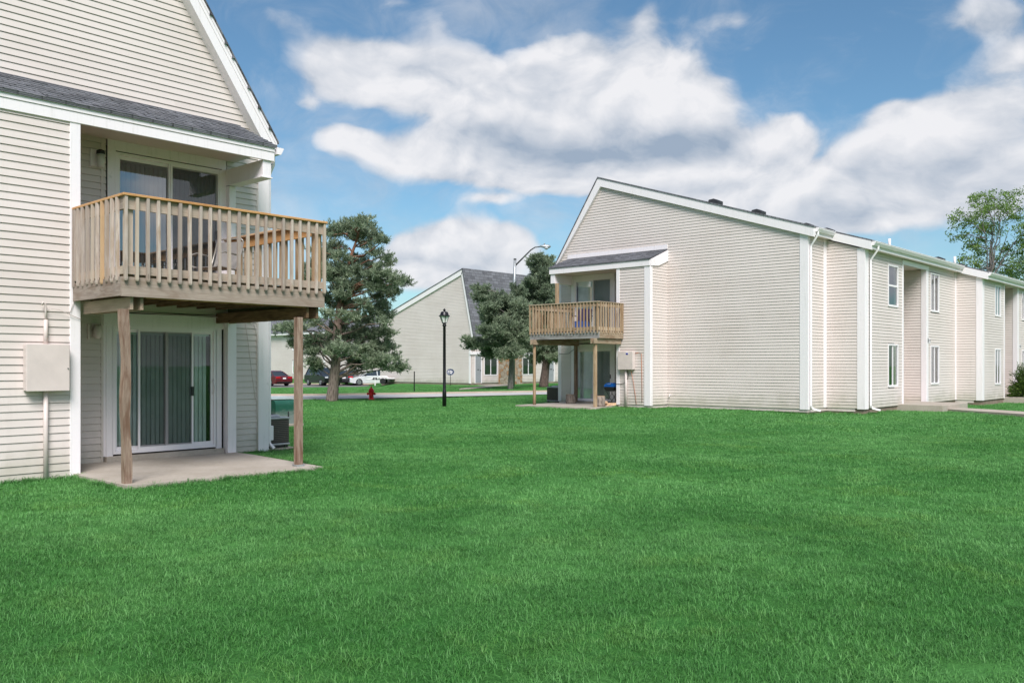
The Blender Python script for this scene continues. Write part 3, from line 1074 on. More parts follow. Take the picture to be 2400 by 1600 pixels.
mb.prism([(17.07, 0), (18.42, 0), (18.42, 4.9), (17.07, 4.9)], 'X', XB+.004, XG)
mb.build('wall_core', M_BEIGE, RB)
# foundation
mb = MB()
mb.box(XG+.03, X1+.1, Y1+.03, YL-.1, -.3, .105)
mb.box(X1+.03, RX[0], Y2+.03, 14, -.3, .105)
mb.box(RX[0], RX[1], Y2+1.5, 14, -.3, .105)
mb.box(RX[1]+.03, X2+.1, Y2+.03, 14, -.3, .105)
mb.box(X2+.03, RX3[0], Y3+.03, 14, -.3, .105)
mb.box(RX3[0], RX3[1], Y3+1.5, 14, -.3, .105)
mb.box(RX3[1]+.03, X3, Y3+.03, 14, -.3, .105)
mb.box(X3, X4, 8.73, 14, -.3, .105)
mb.box(XB+.03, XG+.1, 17.08, 18.41, -.3, .105)
mb.build('foundation', M_FND, RB)


def corner(pl, a0, a1, z0, z1, root, pl2=None, b0=0, b1=0):
    mb = MB()
    pl.box(mb, a0, a1, z0, z1, .0, .030, .003)
    if pl2: pl2.box(mb, b0, b1, z0, z1, .0, .031, .003)
    return mb.build('corner_trim', M_TRIM, root)


corner(pg, Y1-.03, Y1+.25, .08, zr(Y1)-.1, RB, p1_, XG-.02, XG+.10)
corner(pg, 21.90, YL-.04, .08, 5.4, RB)
corner(pq, 17.03, 17.28, .08, 4.96, RB, Pl('Y', 17.05, -1), XB-.02, XB+.11)
corner(pq, 18.33, 18.47, .08, 4.96, RB)
corner(p1_, X1-.24, X1-.02, .11, 5.6, RB)
corner(Pl('X', X1, -1), Y2-.03, Y2+.22, .08, 5.24, RB, p2_, X1-.02, X1+.28)
corner(p2_, RX[0]-.16, RX[0]-.02, .10, 5.1, RB)
corner(p2_, RX[1]+.0, RX[1]+.20, .10, 5.1, RB, Pl('X', RX[1], -1), Y2-.03, Y2+.16)
corner(p2_, X2-.16, X2+.0, .11, 5.2, RB)
corner(Pl('X', X2, -1), Y3-.03, Y3+.2, .10, 4.96, RB, p3_, X2-.02, X2+.25)
corner(p3_, RX3[0]-.16, RX3[0]-.02, .10, 4.9, RB)
corner(p3_, RX3[1]+.0, RX3[1]+.20, .10, 4.9, RB, Pl('X', RX3[1], -1), Y3-.03, Y3+.16)
corner(p3_, X3-.14, X3, .10, 4.9, RB)
mb = MB(); p2_.box(mb, RX[0]-.16, RX[1]+.2, 5.0, 5.16, .031, .045); mb.build('recess_header', M_TRIM2, RB)
mb = MB(); p3_.box(mb, RX3[0]-.16, RX3[1]+.2, 4.86, 5.0, .031, .045); mb.build('recess_header', M_TRIM2, RB)
window(RB, p2_, 30.42, 31.28, 3.54, 4.84, 'hung', 1, M_BLACK)
window(RB, p2_, 30.42, 31.28, .82, 2.16, 'slide', 2)
window(RB, p2_, 34.86, 35.76, 3.56, 4.90, 'slide', 3)
window(RB, p2_, 34.86, 35.76, .84, 2.18, 'slide', 4)
window(RB, p3_, 39.91, 40.69, 3.56, 4.72, 'slide', 5)
window(RB, p3_, 39.91, 40.69, .76, 2.12, 'slide', 6)
window(RB, p3_, 44.36, 45.24, 3.56, 4.72, 'slide', 7)
window(RB, p3_, 44.36, 45.24, .76, 2.12, 'slide', 8)

# roof with stepped eaves
mb = MB()


def roof_slab(mb, x0, x1, ylow, t=.05):
    mb.prism([(ylow, zr(ylow)+.10), (YRA, ZRA+.10), (YRA, ZRA+.10-t), (ylow, zr(ylow)+.10-t)], 'X', x0, x1)


roof_slab(mb, XG-.14, X1-.10, 11.60)
roof_slab(mb, X1-.098, X2-.12, 10.34)
roof_slab(mb, X2-.118, X3-.12, 9.40)
roof_slab(mb, X3-.118, X4, 8.44)
mb.prism([(YL+.08, zr(YL+.08)+.10), (YRA, ZRA+.101), (YRA, ZRA+.05), (YL+.08, zr(YL+.08)+.02)], 'X', XG-.14, X4)
mb.build('roof', M_SHX, RB)
# rake boards on the gable: one per slope
mb = MB()
W_ = .30
xm = XG-.12
mb.prism([(11.62, zr(11.62)+.048), (YRA-.02, ZRA+.048), (YRA-.13, ZRA-.285), (11.62, zr(11.62)-.25)], 'X', xm, XG+.004)
mb.build('rake_board', M_TRIM, RB)
mb = MB()
mb.prism([(YRA-.018, ZRA+.048), (YL+.06, zr(YL+.06)+.03), (YL-.14, zr(YL-.14)-.10), (YRA-.128, ZRA-.285)], 'X', xm, XG+.004)
mb.build('rake_board', M_TRIM, RB)
for (xx, ya, yb) in ((X1-.10, 10.36, 11.72), (X2-.12, 9.42, 10.5), (X3-.12, 8.46, 9.5)):
    mb = MB()
    mb.prism([(ya, zr(ya)+.048), (yb, zr(yb)+.048), (yb, zr(yb)-.22), (ya, zr(ya)-.22)], 'X', xx, xx+.03)
    mb.prism([(ya, zr(ya)-.22), (yb, zr(yb)-.22), (yb, zr(yb)-.20), (ya, zr(ya)-.20)], 'X', xx+.03, xx+.12)
    mb.build('rake_board', M_TRIM2, RB)
# eaves: fascia + soffit + gutter
for (xa, xb, ye, yw) in ((XG-.0, X1+.02, 11.62, Y1), (X1-.06, X2+.0, 10.36, Y2), (X2-.08, X3, 9.42, Y3), (X3-.08, X4, 8.46, 8.7)):
    ze = zr(ye)+.05
    mb = MB(); mb.box(xa+.0, xb, ye+.0, ye+.03, ze-.24, ze-.005); mb.build('fascia', M_TRIM2, RB)
    mb = MB(); mb.box(xa+.0, xb, ye+.03, yw-.002, ze-.235, ze-.21); mb.build('soffit', M_SOFF, RB)
    mb = MB()
    mb.prism([(ye-.002, ze-.13), (ye-.07, ze-.13), (ye-.125, ze-.045), (ye-.118, ze-.02), (ye-.135, ze-.015), (ye-.135, ze), (ye-.002, ze-.0)], 'X', xa+.02, xb+.06)
    mb.build('gutter', M_TRIM2, RB)
for (x, ye, yw) in ((XG+.10, 11.62, Y1), (X1+.36, 10.36, Y2)):
    ze = zr(ye)
    mb = MB()
    mb.tube([(x, ye-.06, ze-.06), (x, ye-.06, ze-.16), (x, yw-.07, ze-.50), (x, yw-.07, .20), (x+.02, yw-.12, .10), (x+.10, yw-.34, .05)], .040, 4, smooth=False)
    mb.build('downspout', M_TRIM2, RB)

# canopy over the balcony
mb = MB()
rr = random.Random(6)
courses(mb, (XB-.09, 21.62, 5.19), (XB-.09, 17.0, 5.19), (XG-.005, 21.62, 5.62), (XG-.005, 17.0, 5.62), 8, .012, rr, .5)
mb.prism([(XB-.085, 5.16), (XB-.085, 5.188), (XG-.01, 5.615), (XG-.01, 5.58)], 'Y', 17.02, 21.60)
mb.build('canopy_roof', M_SHY, RB)
mb = MB()
mb.box(XB-.06, XB-.02, 17.03, 21.58, 4.95, 5.16, .004)
mb.prism([(XB-.02, 4.95), (XB-.02, 5.17), (XG-.02, 5.59), (XG-.02, 5.20), (XB+.45, 4.98)], 'Y', 16.99, 17.028)
mb.prism([(XB-.02, 4.95), (XB-.02, 5.17), (XG-.02, 5.59), (XG-.02, 5.20), (XB+.45, 4.98)], 'Y', 21.55, 21.58)
mb.build('fascia', M_TRIM, RB)
mb = MB(); mb.box(XG-.04, XG-.005, 17.02, 21.58, 5.63, 5.79, .004); mb.build('canopy_flashing', M_TRIM, RB)
mb = MB(); mb.box(XB-.02, XG-.002, 18.48, 21.52, 4.955, 4.98); mb.build('soffit', M_SOFF, RB)
mb = MB(); mb.box(XB-.02, XG-.03, 21.34, 21.54, 4.60, 4.95, .004); mb.build('box_beam', M_TRIM, RB)
# doors
mb = MB()
for (z0, z1, zt) in ((.10, 2.10, 2.30), (2.60, 4.80, 4.95)):
    pg.box(mb, 19.32, 19.46, z0, z1, .0, .03)
    pg.box(mb, 21.26, 21.40, z0, z1, .0, .03)
    pg.box(mb, 19.32, 21.40, z1, zt, .001, .034)
mb.build('door_surround', M_TRIM, RB)
mb = MB(); pg.box(mb, 19.32, 21.40, -.02, .10, -.1, .08); mb.build('door_step', M_CONC, RB)
sliding_door(RB, pg, 19.50, 21.22, .16, 2.06, 20.35, 1.05, 19.52, M_BLIND, 13, screen=(19.55, 20.33))
sliding_door(RB, pg, 19.50, 21.22, 2.72, 4.76, 20.35, .35, 19.52, M_BLIND, 14, screen=(19.55, 20.33))

# balcony
XF = 24.30
BY0, BY1 = 18.18, 21.28
mb = MB(); mb.box(XF+.02, XF+.06, BY0-.02, BY1+.02, 2.42, 2.66)
bal2 = mb.build('balcony', M_GRY, RB)
mb = MB(); mb.box(XF+.06, XB-.03, BY0-.018, BY0+.022, 2.43, 2.66); mb.build('side_rim_board', M_TNX, bal2)
mb = MB(); mb.box(XF+.06, XG-.05, BY1-.022, BY1+.018, 2.43, 2.66); mb.build('side_rim_board', M_TNX, bal2)
mb = MB()
for i in range(20):
    x = XF+.07+i*.13
    if x < XG-.14: mb.box(x, x+.12, BY0+.025 if x < XB-.2 else 18.5, BY1-.025, 2.66, 2.69)
mb.build('deck_board', M_TNY, bal2)
mb = MB()
for i in range(7):
    y = BY0+.3+i*.42
    mb.box(XF+.1, XG-.05, y, y+.04, 2.45, 2.658)
mb.build('joist', M_BRX, bal2)
for ys, xe in ((18.30, XB-.04), (21.06, XG-.04)):
    for k in (0, .135):
        mb = MB(); mb.box(XF-.12, xe, ys+k-.06, ys+k-.02, 2.24, 2.42, .003)
        mb.build('beam', M_TNX, bal2)
for (x, y, r, z0, z1) in ((XF+.06, 21.12, .055, 0.03, 2.24), (XF+.06, 18.34, .05, 0, 2.24), (XG-.18, 21.05, .055, .1, 2.24)):
    mb = MB()
    if y > 21 and x < 26: mb.tube([(x, y, z0+(z1-z0)*k/6) for k in range(7)], r, 12)
    else: mb.box(x-r, x+r, y-r, y+r, z0, z1, .006)
    mb.build('post', M_POST if x > 26 else M_TNZ, bal2)
mb = MB(); mb.box(XB+.02, XB+.13, 21.24, 21.35, 2.69, 4.60, .004); mb.build('post', M_TNZ, bal2)
for (nm, z0, z1) in (('top_rail', 3.52, 3.66), ('bottom_rail', 2.70, 2.82)):
    mb = MB(); mb.box(XF+.005, XF+.043, BY0, BY1, z0, z1); mb.build(nm, M_TNY, bal2)
    mb = MB(); mb.box(XF+.043, XB-.03, BY0, BY0+.038, z0, z1); mb.build(nm, M_TNX, bal2)
    mb = MB(); mb.box(XF+.043, XG-.03, BY1-.038, BY1, z0, z1); mb.build(nm, M_TNX, bal2)
mb = MB(); mb.box(XF-.045, XF+.08, BY0-.04, BY1+.05, 3.662, 3.695, .005); mb.build('rail_cap', M_TNY, bal2)
mb = MB(); mb.box(XF+.082, XB-.03, BY0-.04, BY0+.07, 3.662, 3.695, .005); mb.build('rail_cap', M_TNX, bal2)
mb = MB(); mb.box(XF+.082, XG-.03, BY1-.07, BY1+.04, 3.662, 3.695, .005); mb.build('rail_cap', M_TNX, bal2)
for (x, y) in ((XF+.09, BY0+.085), (XF+.09, BY1-.085), (XB-.08, BY0+.02)):
    mb = MB(); mb.box(x-.045, x+.045, y-.045, y+.045, 2.69, 3.662); mb.build('rail_post', M_TNZ, bal2)
for i in range(22):
    baluster(XF-.016, BY0+.01+(BY1-BY0-.02)*i/21, 0, 1, 2.60, 3.66, M_TNZ, bal2)
for i in range(1, 11):
    baluster(XF+.145*i, BY0-.02, 1, 0, 2.60, 3.66, M_TNZ, bal2)
for i in range(1, 18):
    baluster(XF+.147*i, BY1+.02, 1, 0, 2.60, 3.66, M_TNZ, bal2)

# roof vents (fixed parts of the roof) ------------------------------------------------
for (x, y) in ((28.0, 15.75), (28.9, 14.55), (32.93, 14.52), (33.4, 13.9), (37.2, 13.2), (44.5, 12.2), (40.6, 12.0)):
    z = zr(y)+.10
    mb = MB()
    mb.prism([(y-.20, z-.07), (y+.20, z+.06), (y+.17, z+.15), (y-.02, z+.17), (y-.21, z+.08)], 'X', x-.17, x+.17)
    mb.build('roof_vent', M_DGREY, RB)
for (x, y) in ((37.6, 13.05), (43.2, 12.1)):
    z = zr(y)+.08
    mb = MB(); mb.tube([(x, y, z-.05), (x, y, z+.42)], .055, 10)
    mb.build('vent_pipe', M_TRIM2, RB)

# ================================================================== GROUND
def lawn_mat():
    m, N, p, o = mat('lawn')
    g = N.n('ShaderNodeNewGeometry').outputs['Position']
    n1 = N.noise(g, .35, 5, .6, .4)
    n2 = N.noise(g, 2.2, 5, .65, .6)
    n3 = N.noise(g, 45, 4, .75)
    c = N.mix(N.smooth(n1, .35, .65), (.035, .15, .028), (.10, .28, .07))
    c = N.mix(N.smooth(n2, .35, .68, 0, .6), c, (.03, .105, .018))
    c = N.mix(N.smooth(n3, .40, .70, 0, .7), c, (.10, .28, .07))
    N.link(c, p.inputs['Base Color'])
    p.inputs['Roughness'].default_value = .95
    p.inputs['Specular IOR Level'].default_value = .1
    bump(N, p, N.m('ADD', N.m('MULTIPLY', n2, 1.0), n3), .8, .04)
    return m


M_LAWN = lawn_mat()


def _sm(t):
    t = np.clip(t, 0, 1)
    return t*t*(3-2*t)


def dune(x, y):
    """gentle unevenness of the lawn; it falls away towards the car park and along the right building"""
    z = -.02+.018*np.sin(x*.35+1.0)*np.cos(y*.42)+.012*np.sin(x*.9+y*.6)
    d = np.maximum(x*DY+y*DX, .1)
    r = (x*DX-y*DY)/d
    z = z-.50*_sm((-.125-r)/.05)*_sm((d-50)/27)*(1-_sm((d-89)/6))
    return z-.07*_sm((x-25)/3)*_sm((13.5-y)/2)


gm = bpy.data.meshes.new('lawn')
xs = np.concatenate([[-900, -300, -80], np.arange(-30, 82, 1.0), [140, 400, 900]])
ys = np.concatenate([[-900, -300, -80], np.arange(-30, 112, 1.0), [160, 400, 900]])
V = [(x, y, dune(x, y) if (-30 < x < 80 and -30 < y < 110) else -.02) for y in ys for x in xs]
nx = len(xs)
F = [(j*nx+i, j*nx+i+1, (j+1)*nx+i+1, (j+1)*nx+i) for j in range(len(ys)-1) for i in range(nx-1)]
gm.from_pydata(V, [], F)
gm.polygons.foreach_set('use_smooth', [True]*len(F))
gm.materials.append(M_LAWN)
lawn = bpy.data.objects.new('lawn', gm)
COL.objects.link(lawn)
tag(lawn, kind='structure')


def struct(name, mb, m, parent=None):
    o = mb.build(name, m, parent)
    o['kind'] = 'structure'
    return o


# patios
mb = MB(); mb.prism([(4.78, 10.76), (7.45, 10.62), (7.60, 10.66), (7.84, 12.9), (7.86, 13.64), (4.9, 13.64), (4.9, 12.50), (4.80, 12.46)], 'Z', -.12, .022)
struct('patio', mb, M_CONC)
mb = MB(); mb.prism([(23.85, 18.15), (24.1, 18.05), (25.8, 18.50), (26.86, 18.50), (26.86, 21.7), (23.75, 21.5)], 'Z', -.12, .045)
struct('patio', mb, M_CONC)
# road between the lawns: near edge and far edge through the view
NEAR = [(2, 43.6), (12.0, 37.6), (20.93, 32.97), (22.55, 31.54), (27.74, 30.73-.6), (32.8, 29.07-.3), (34.3, 28.5), (44, 25.5), (90, 12.5)]
FAR = [(4.8, 48.0), (14.8, 42.2), (23.5, 37.03), (25.17, 35.6), (30.15, 33.5), (35.58, 31.6), (37.24, 31.1), (46.5, 28.4), (92, 15.5)]


def ribbon(mb, A, B, z, top=None):
    for i in range(len(A)-1):
        mb.poly([(*A[i], z), (*A[i+1], z), (*B[i+1], z), (*B[i], z)])


mb = MB(); ribbon(mb, NEAR, FAR, .028); struct('road', mb, M_ROAD)


def offset(P, d):
    out_ = []
    for i, (x, y) in enumerate(P):
        a, b = P[max(i-1, 0)], P[min(i+1, len(P)-1)]
        t = Vector((b[0]-a[0], b[1]-a[1])).normalized()
        out_.append((x-t.y*d, y+t.x*d))
    return out_


mb = MB()
F2 = offset(FAR, .32)
for i in range(len(FAR)-1):
    a, b, c, d = FAR[i], FAR[i+1], F2[i+1], F2[i]
    mb.mesh([(*a, .0), (*b, .0), (*c, .0), (*d, .0), (*a, .10), (*b, .10), (*c, .10), (*d, .10)],
            [(4, 5, 6, 7), (0, 1, 5, 4), (2, 3, 7, 6)])
struct('kerb', mb, M_KERB)
# car park
def gp(px, d):
    v = at_depth(px, HPX, d)
    return (v.x, v.y)


PARKP = [gp(300, 80), gp(560, 78.5), gp(700, 78.6), gp(800, 80), gp(900, 82), gp(915, 88), gp(800, 86.5), gp(700, 88.5), gp(560, 89), gp(300, 90)]
mb = MB(); mb.prism(PARKP, 'Z', -.8, -.45)
struct('car_park', mb, M_ASPH)
mb = MB(); mb.prism([gp(300, 90), gp(560, 89), gp(700, 88.5), gp(800, 86.5), gp(915, 88), gp(915, 88.3), gp(800, 86.8), gp(700, 88.8), gp(560, 89.3), gp(300, 90.3)], 'Z', -.8, -.34)
struct('kerb', mb, M_KERB)
# footpath to the centre building and the one by the right building
mb = MB(); mb.prism([(37.2, 38.3), (39.0, 39.0), (47.2, 43.4), (49.2, 45.2), (49.2, 46.6), (47.0, 46.4), (46.8, 44.6), (38.6, 39.6)], 'Z', -.1, .03)
struct('footpath', mb, M_CONC)
mb = MB(); mb.prism([(31.9, 9.15), (31.2, 8.15), (28.5, 3.9), (27.6, 1.9), (28.6, 1.5), (29.6, 3.5), (32.6, 8.0), (33.2, 9.15)], 'Z', -.1, .012)
struct('footpath', mb, M_CONC)
mb = MB(); mb.box(31.35, 34.2, 9.15, 10.66, -.1, .15, .01); mb.box(31.95, 34.3, 10.66, 12.1, -.1, .148)
struct('entrance_step', mb, M_CONC)
mb = MB(); mb.box(41.35, 43.5, 8.3, 11.1, -.1, .15, .01)
struct('entrance_step', mb, M_CONC)

# ------------------------------------------------------------------ grass
BLOCK = [(4.84, 7.72, 10.74, 13.7), (2.9, 4.95, 12.44, 14), (-3, 8.6, 13.62, 60), (25.76, 60, 17.0, 23), (26.85, 60, 11.8, 23),
         (23.95, 26.9, 18.2, 21.6), (28.3, 60, 10.58, 23), (38.0, 60, 9.63, 23), (31.3, 34.3, 9.15, 12), (8.6, 9.35, 13.65, 14.75),
         (11.95, 12.9, 18.75, 20.1)]


def in_poly(x, y, P):
    ins = np.zeros(len(x), bool)
    n = len(P)
    for i in range(n):
        (x1, y1), (x2, y2) = P[i], P[(i+1) % n]
        if y1 == y2: continue
        c = ((y1 > y) != (y2 > y)) & (x < (x2-x1)*(y-y1)/(y2-y1)+x1)
        ins ^= c
    return ins


ROADP = NEAR+FAR[::-1]
PATH1 = [(37.2, 38.3), (39.0, 39.0), (47.2, 43.4), (49.2, 45.2), (49.2, 46.6), (47.0, 46.4), (46.8, 44.6), (38.6, 39.6)]
PATH2 = [(31.9, 9.15), (31.2, 8.15), (28.5, 3.9), (27.6, 1.9), (28.6, 1.5), (29.6, 3.5), (32.6, 8.0), (33.2, 9.15)]
rs = np.random.RandomState(3)


def clump_mesh(name, nb, rad, h, w, seed):
    r = np.random.RandomState(seed)
    vs, fs = [], []
    for i in range(nb):
        a, q = r.uniform(0, 6.283), rad*math.sqrt(r.uniform(0, 1))
        bx, by = q*math.cos(a), q*math.sin(a)
        d = r.uniform(0, 6.283)
        lean = r.uniform(.2, 1.5)
        hh = h*r.uniform(.55, 1.15)
        dx, dy = math.cos(d), math.sin(d)
        sx, sy = -dy, dx
        ww = w*r.uniform(.7, 1.3)
        b = len(vs)
        for t, k in ((0, 1), (.45, .85), (.8, .5)):
            cx, cy = bx+dx*lean*hh*t*t, by+dy*lean*hh*t*t
            cz = hh*t*(1-.25*lean*t)
            vs += [(cx-sx*ww*k/2, cy-sy*ww*k/2, cz), (cx+sx*ww*k/2, cy+sy*ww*k/2, cz)]
        vs.append((bx+dx*lean*hh, by+dy*lean*hh, hh*(1-.35*lean)))
        fs += [(b, b+1, b+3, b+2), (b+2, b+3, b+5, b+4), (b+4, b+5, b+6)]
    me = bpy.data.meshes.new(name)
    me.from_pydata(vs, [], fs)
    at = me.attributes.new('tint', 'FLOAT', 'POINT')
    at.data.foreach_set('value', np.repeat(np.clip(r.beta(2, 2.6, nb), 0, 1), 7).astype(np.float32))
    return me


def grass_mat():
    m, N, p, o = mat('grass blades')
    g = N.n('ShaderNodeNewGeometry').outputs['Position']
    oi = N.n('ShaderNodeObjectInfo').outputs['Random']
    n1 = N.noise(g, .38, 5, .6, .5)
    n2 = N.noise(g, 1.9, 5, .65, .6)
    n3 = N.noise(g, 14, 3, .7)
    c = N.mix(N.smooth(n1, .36, .64), (.080, .275, .055), (.205, .475, .145))
    c = N.mix(N.smooth(n2, .34, .66, .65, 0), c, (.034, .165, .030))
    c = N.mix(N.smooth(n3, .50, .72, 0, .6), c, (.17, .40, .13))
    c = N.mix(N.m('MULTIPLY', oi, .25), c, (.16, .38, .08))
    c = N.mix(N.smooth(N.noise(g, .8, 4, .6, .8), .50, .72, 0, .40), c, (.24, .44, .085))
    tn = N.n('ShaderNodeAttribute', attribute_name='tint').outputs['Fac']
    c = N.mix(N.smooth(tn, .0, .5, .75, 0), c, (.010, .065, .012))
    c = N.mix(N.smooth(tn, .5, 1.0, 0, .75), c, (.26, .50, .20))
    N.link(c, p.inputs['Base Color'])
    p.inputs['Roughness'].default_value = .55
    p.inputs['Specular IOR Level'].default_value = .25
    tl = N.n('ShaderNodeBsdfTranslucent', ins={0: c})
    mx = N.n('ShaderNodeMixShader', ins={0: .28, 1: p.outputs[0], 2: tl.outputs[0]})
    N.link(mx.outputs[0], o.inputs[0])
    return m


M_GRASS = grass_mat()


def grass_layer(name, r0, r1, dens, clump, smin, smax, extra=None):
    half = .70
    A = half*(r1*r1-r0*r0)
    n = int(A*dens)
    rr_ = np.sqrt(rs.uniform(r0*r0, r1*r1, n))
    th = rs.uniform(-half, half, n)
    xc, yc = rr_*np.sin(th), rr_*np.cos(th)
    x, y = xc*DX+yc*DY, -xc*DY+yc*DX
    ok = np.ones(n, bool)
    for (a, b, c, d) in BLOCK:
        ok &= ~((x > a) & (x < b) & (y > c) & (y < d))
    for P in (ROADP, PARKP, PATH1, PATH2):
        ok &= ~in_poly(x, y, P)
    x, y = x[ok], y[ok]
    if extra is not None:
        x, y = np.array([e[0] for e in extra]), np.array([e[1] for e in extra])
    z = dune(x, y)-.002
    me = bpy.data.meshes.new(name)
    me.vertices.add(len(x))
    me.vertices.foreach_set('co', np.stack([x, y, z], 1).astype(np.float32).ravel())
    me.update()
    o = bpy.data.objects.new(name, me)
    COL.objects.link(o)
    tag(o, kind='stuff', cat='grass', label='mown green lawn grass between the apartment buildings')
    clump.materials.append(M_GRASS)
    src = bpy.data.objects.new('grass_clump', clump)
    ng = bpy.data.node_groups.new('grass', 'GeometryNodeTree')
    ng.interface.new_socket('Geometry', in_out='INPUT', socket_type='NodeSocketGeometry')
    ng.interface.new_socket('Geometry', in_out='OUTPUT', socket_type='NodeSocketGeometry')
    T = NT(ng)
    gi = T.n('NodeGroupInput'); go = T.n('NodeGroupOutput')
    ob = T.n('GeometryNodeObjectInfo'); ob.inputs['Object'].default_value = src
    rot = T.n('FunctionNodeRandomValue', data_type='FLOAT_VECTOR')
    rot.inputs[0].default_value = (-.12, -.12, 0); rot.inputs[1].default_value = (.12, .12, 6.283)
    sc = T.n('FunctionNodeRandomValue', data_type='FLOAT')
    sc.inputs[2].default_value = smin; sc.inputs[3].default_value = smax
    ip = T.n('GeometryNodeInstanceOnPoints')
    T.link(gi.outputs[0], ip.inputs['Points'])
    T.link(ob.outputs['Geometry'], ip.inputs['Instance'])
    T.link(rot.outputs[0], ip.inputs['Rotation'])
    T.link(sc.outputs[1], ip.inputs['Scale'])
    T.link(ip.outputs[0], go.inputs[0])
    md = o.modifiers.new('grass', 'NODES')
    md.node_group = ng
    return o


grass_layer('grass', 3.0, 9.5, 150, clump_mesh('clump a', 46, .10, .041, .0031, 1), .75, 1.25)
EDGE = []
for (xa, ya, xb, yb) in ((3.0, 12.42, 4.9, 12.42), (4.72, 12.40, 4.72, 10.8), (4.76, 10.72, 7.7, 10.55), (7.72, 10.7, 7.95, 13.5), (7.95, 13.58, 8.6, 13.58), (8.5, 13.68, 9.25, 13.62),
                         (26.84, 12, 26.84, 17), (25.74, 17.0, 25.74, 18.4), (26.9, 11.8, 28.3, 11.8), (28.26, 11.8, 28.26, 10.6), (28.3, 10.54, 31.3, 10.54), (34.4, 10.54, 38, 10.54)):
    L_ = math.hypot(xb-xa, yb-ya)
    for k in range(int(L_*26)):
        t = rs.uniform(0, 1)
        EDGE.append((xa+(xb-xa)*t+rs.normal(0, .03), ya+(yb-ya)*t+rs.normal(0, .03)))
grass_layer('grass', 9.5, 21, 70, clump_mesh('clump b', 44, .14, .042, .0048, 2), .75, 1.25)
grass_layer('grass', 21, 62, 16, clump_mesh('clump c', 52, .26, .044, .009, 3), .8, 1.3)

grass_layer('grass', 1, 2, 1, clump_mesh('clump d', 30, .06, .075, .004, 5), .5, 1.4, EDGE)

# ================================================================== TREES
def attr_mat(name, cols, rough=.6, transl=.25):
    m, N, p, o = mat(name)
    at = N.n('ShaderNodeAttribute', attribute_name='tint').outputs['Fac']
    cr = N.n('ShaderNodeValToRGB')
    el_ = cr.color_ramp.elements
    el_[0].position, el_[0].color = 0, (*cols[0], 1)
    el_[1].position, el_[1].color = 1, (*cols[-1], 1)
    for i, c in enumerate(cols[1:-1]):
        e = el_.new((i+1)/(len(cols)-1)); e.color = (*c, 1)
    N.link(at, cr.inputs[0])
    N.link(cr.outputs[0], p.inputs['Base Color'])
    p.inputs['Roughness'].default_value = rough
    p.inputs['Specular IOR Level'].default_value = .25
    tl = N.n('ShaderNodeBsdfTranslucent', ins={0: cr.outputs[0]})
    mx = N.n('ShaderNodeMixShader', ins={0: transl, 1: p.outputs[0], 2: tl.outputs[0]})
    N.link(mx.outputs[0], o.inputs[0])
    return m


M_PINE = attr_mat('pine needles', [(.115, .155, .10), (.26, .32, .205), (.46, .52, .36)], transl=.38)
M_PINEN = attr_mat('dry needles', [(.10, .06, .04), (.16, .10, .07)])
M_LEAF = attr_mat('broad leaves', [(.08, .15, .03), (.17, .28, .06), (.30, .42, .12)], .45, .4)
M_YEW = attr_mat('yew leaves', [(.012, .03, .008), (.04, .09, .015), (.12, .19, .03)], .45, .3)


def bark_mat(name, a, b, zred=None):
    m, N, p, o = mat(name)
    c_ = N.n('ShaderNodeTexCoord').outputs['Object']
    v = N.n('ShaderNodeTexVoronoi', ins={'Vector': scaled(N, c_, (9, 9, 1.8)), 'Scale': 2.2}).outputs[0]
    n = N.noise(scaled(N, c_, (8, 8, 2)), 3, 5, .65)
    col = N.mix(N.smooth(N.m('ADD', N.m('MULTIPLY', v, .8), N.m('MULTIPLY', n, .5)), .25, .75), a, b)
    if zred:
        s = N.n('ShaderNodeSeparateXYZ', ins={0: c_})
        col = N.mix(N.smooth(s.outputs[2], zred-1, zred+1.5, 0, .8), col, (.28, .12, .065))
    N.link(col, p.inputs['Base Color'])
    p.inputs['Roughness'].default_value = .95
    bump(N, p, N.m('ADD', v, n), .9, .03)
    return m


M_BARK = bark_mat('pine bark', (.085, .058, .045), (.26, .20, .17), 3.4)
M_BARK2 = bark_mat('grey bark', (.10, .09, .08), (.22, .20, .18))
M_BARK3 = bark_mat('dark bark', (.045, .03, .024), (.13, .09, .075))


def needle_cloud(tufts, L, w, nn, rs_, flat=False):
    """tufts: array (n,6) of centre + direction; returns verts, tint"""
    n = len(tufts)
    c = np.repeat(tufts[:, :3], nn, 0)
    d = np.repeat(tufts[:, 3:6], nn, 0)
    r = rs_.normal(size=(n*nn, 3))
    dd = d*.75+r*.62
    dd /= np.linalg.norm(dd, axis=1, keepdims=True)+1e-9
    s = np.cross(dd, rs_.normal(size=(n*nn, 3)))
    s /= np.linalg.norm(s, axis=1, keepdims=True)+1e-9
    ll = (L*rs_.uniform(.6, 1.15, n*nn))[:, None]
    ww = (w*rs_.uniform(.7, 1.3, n*nn))[:, None]
    base = c+d*(rs_.uniform(-.5, .5, n*nn)*L)[:, None]
    v = np.stack([base-s*ww*.35, base+s*ww*.35, base+dd*ll*.6+s*ww*.5, base+dd*ll, base+dd*ll*.6-s*ww*.5], 1)
    return v


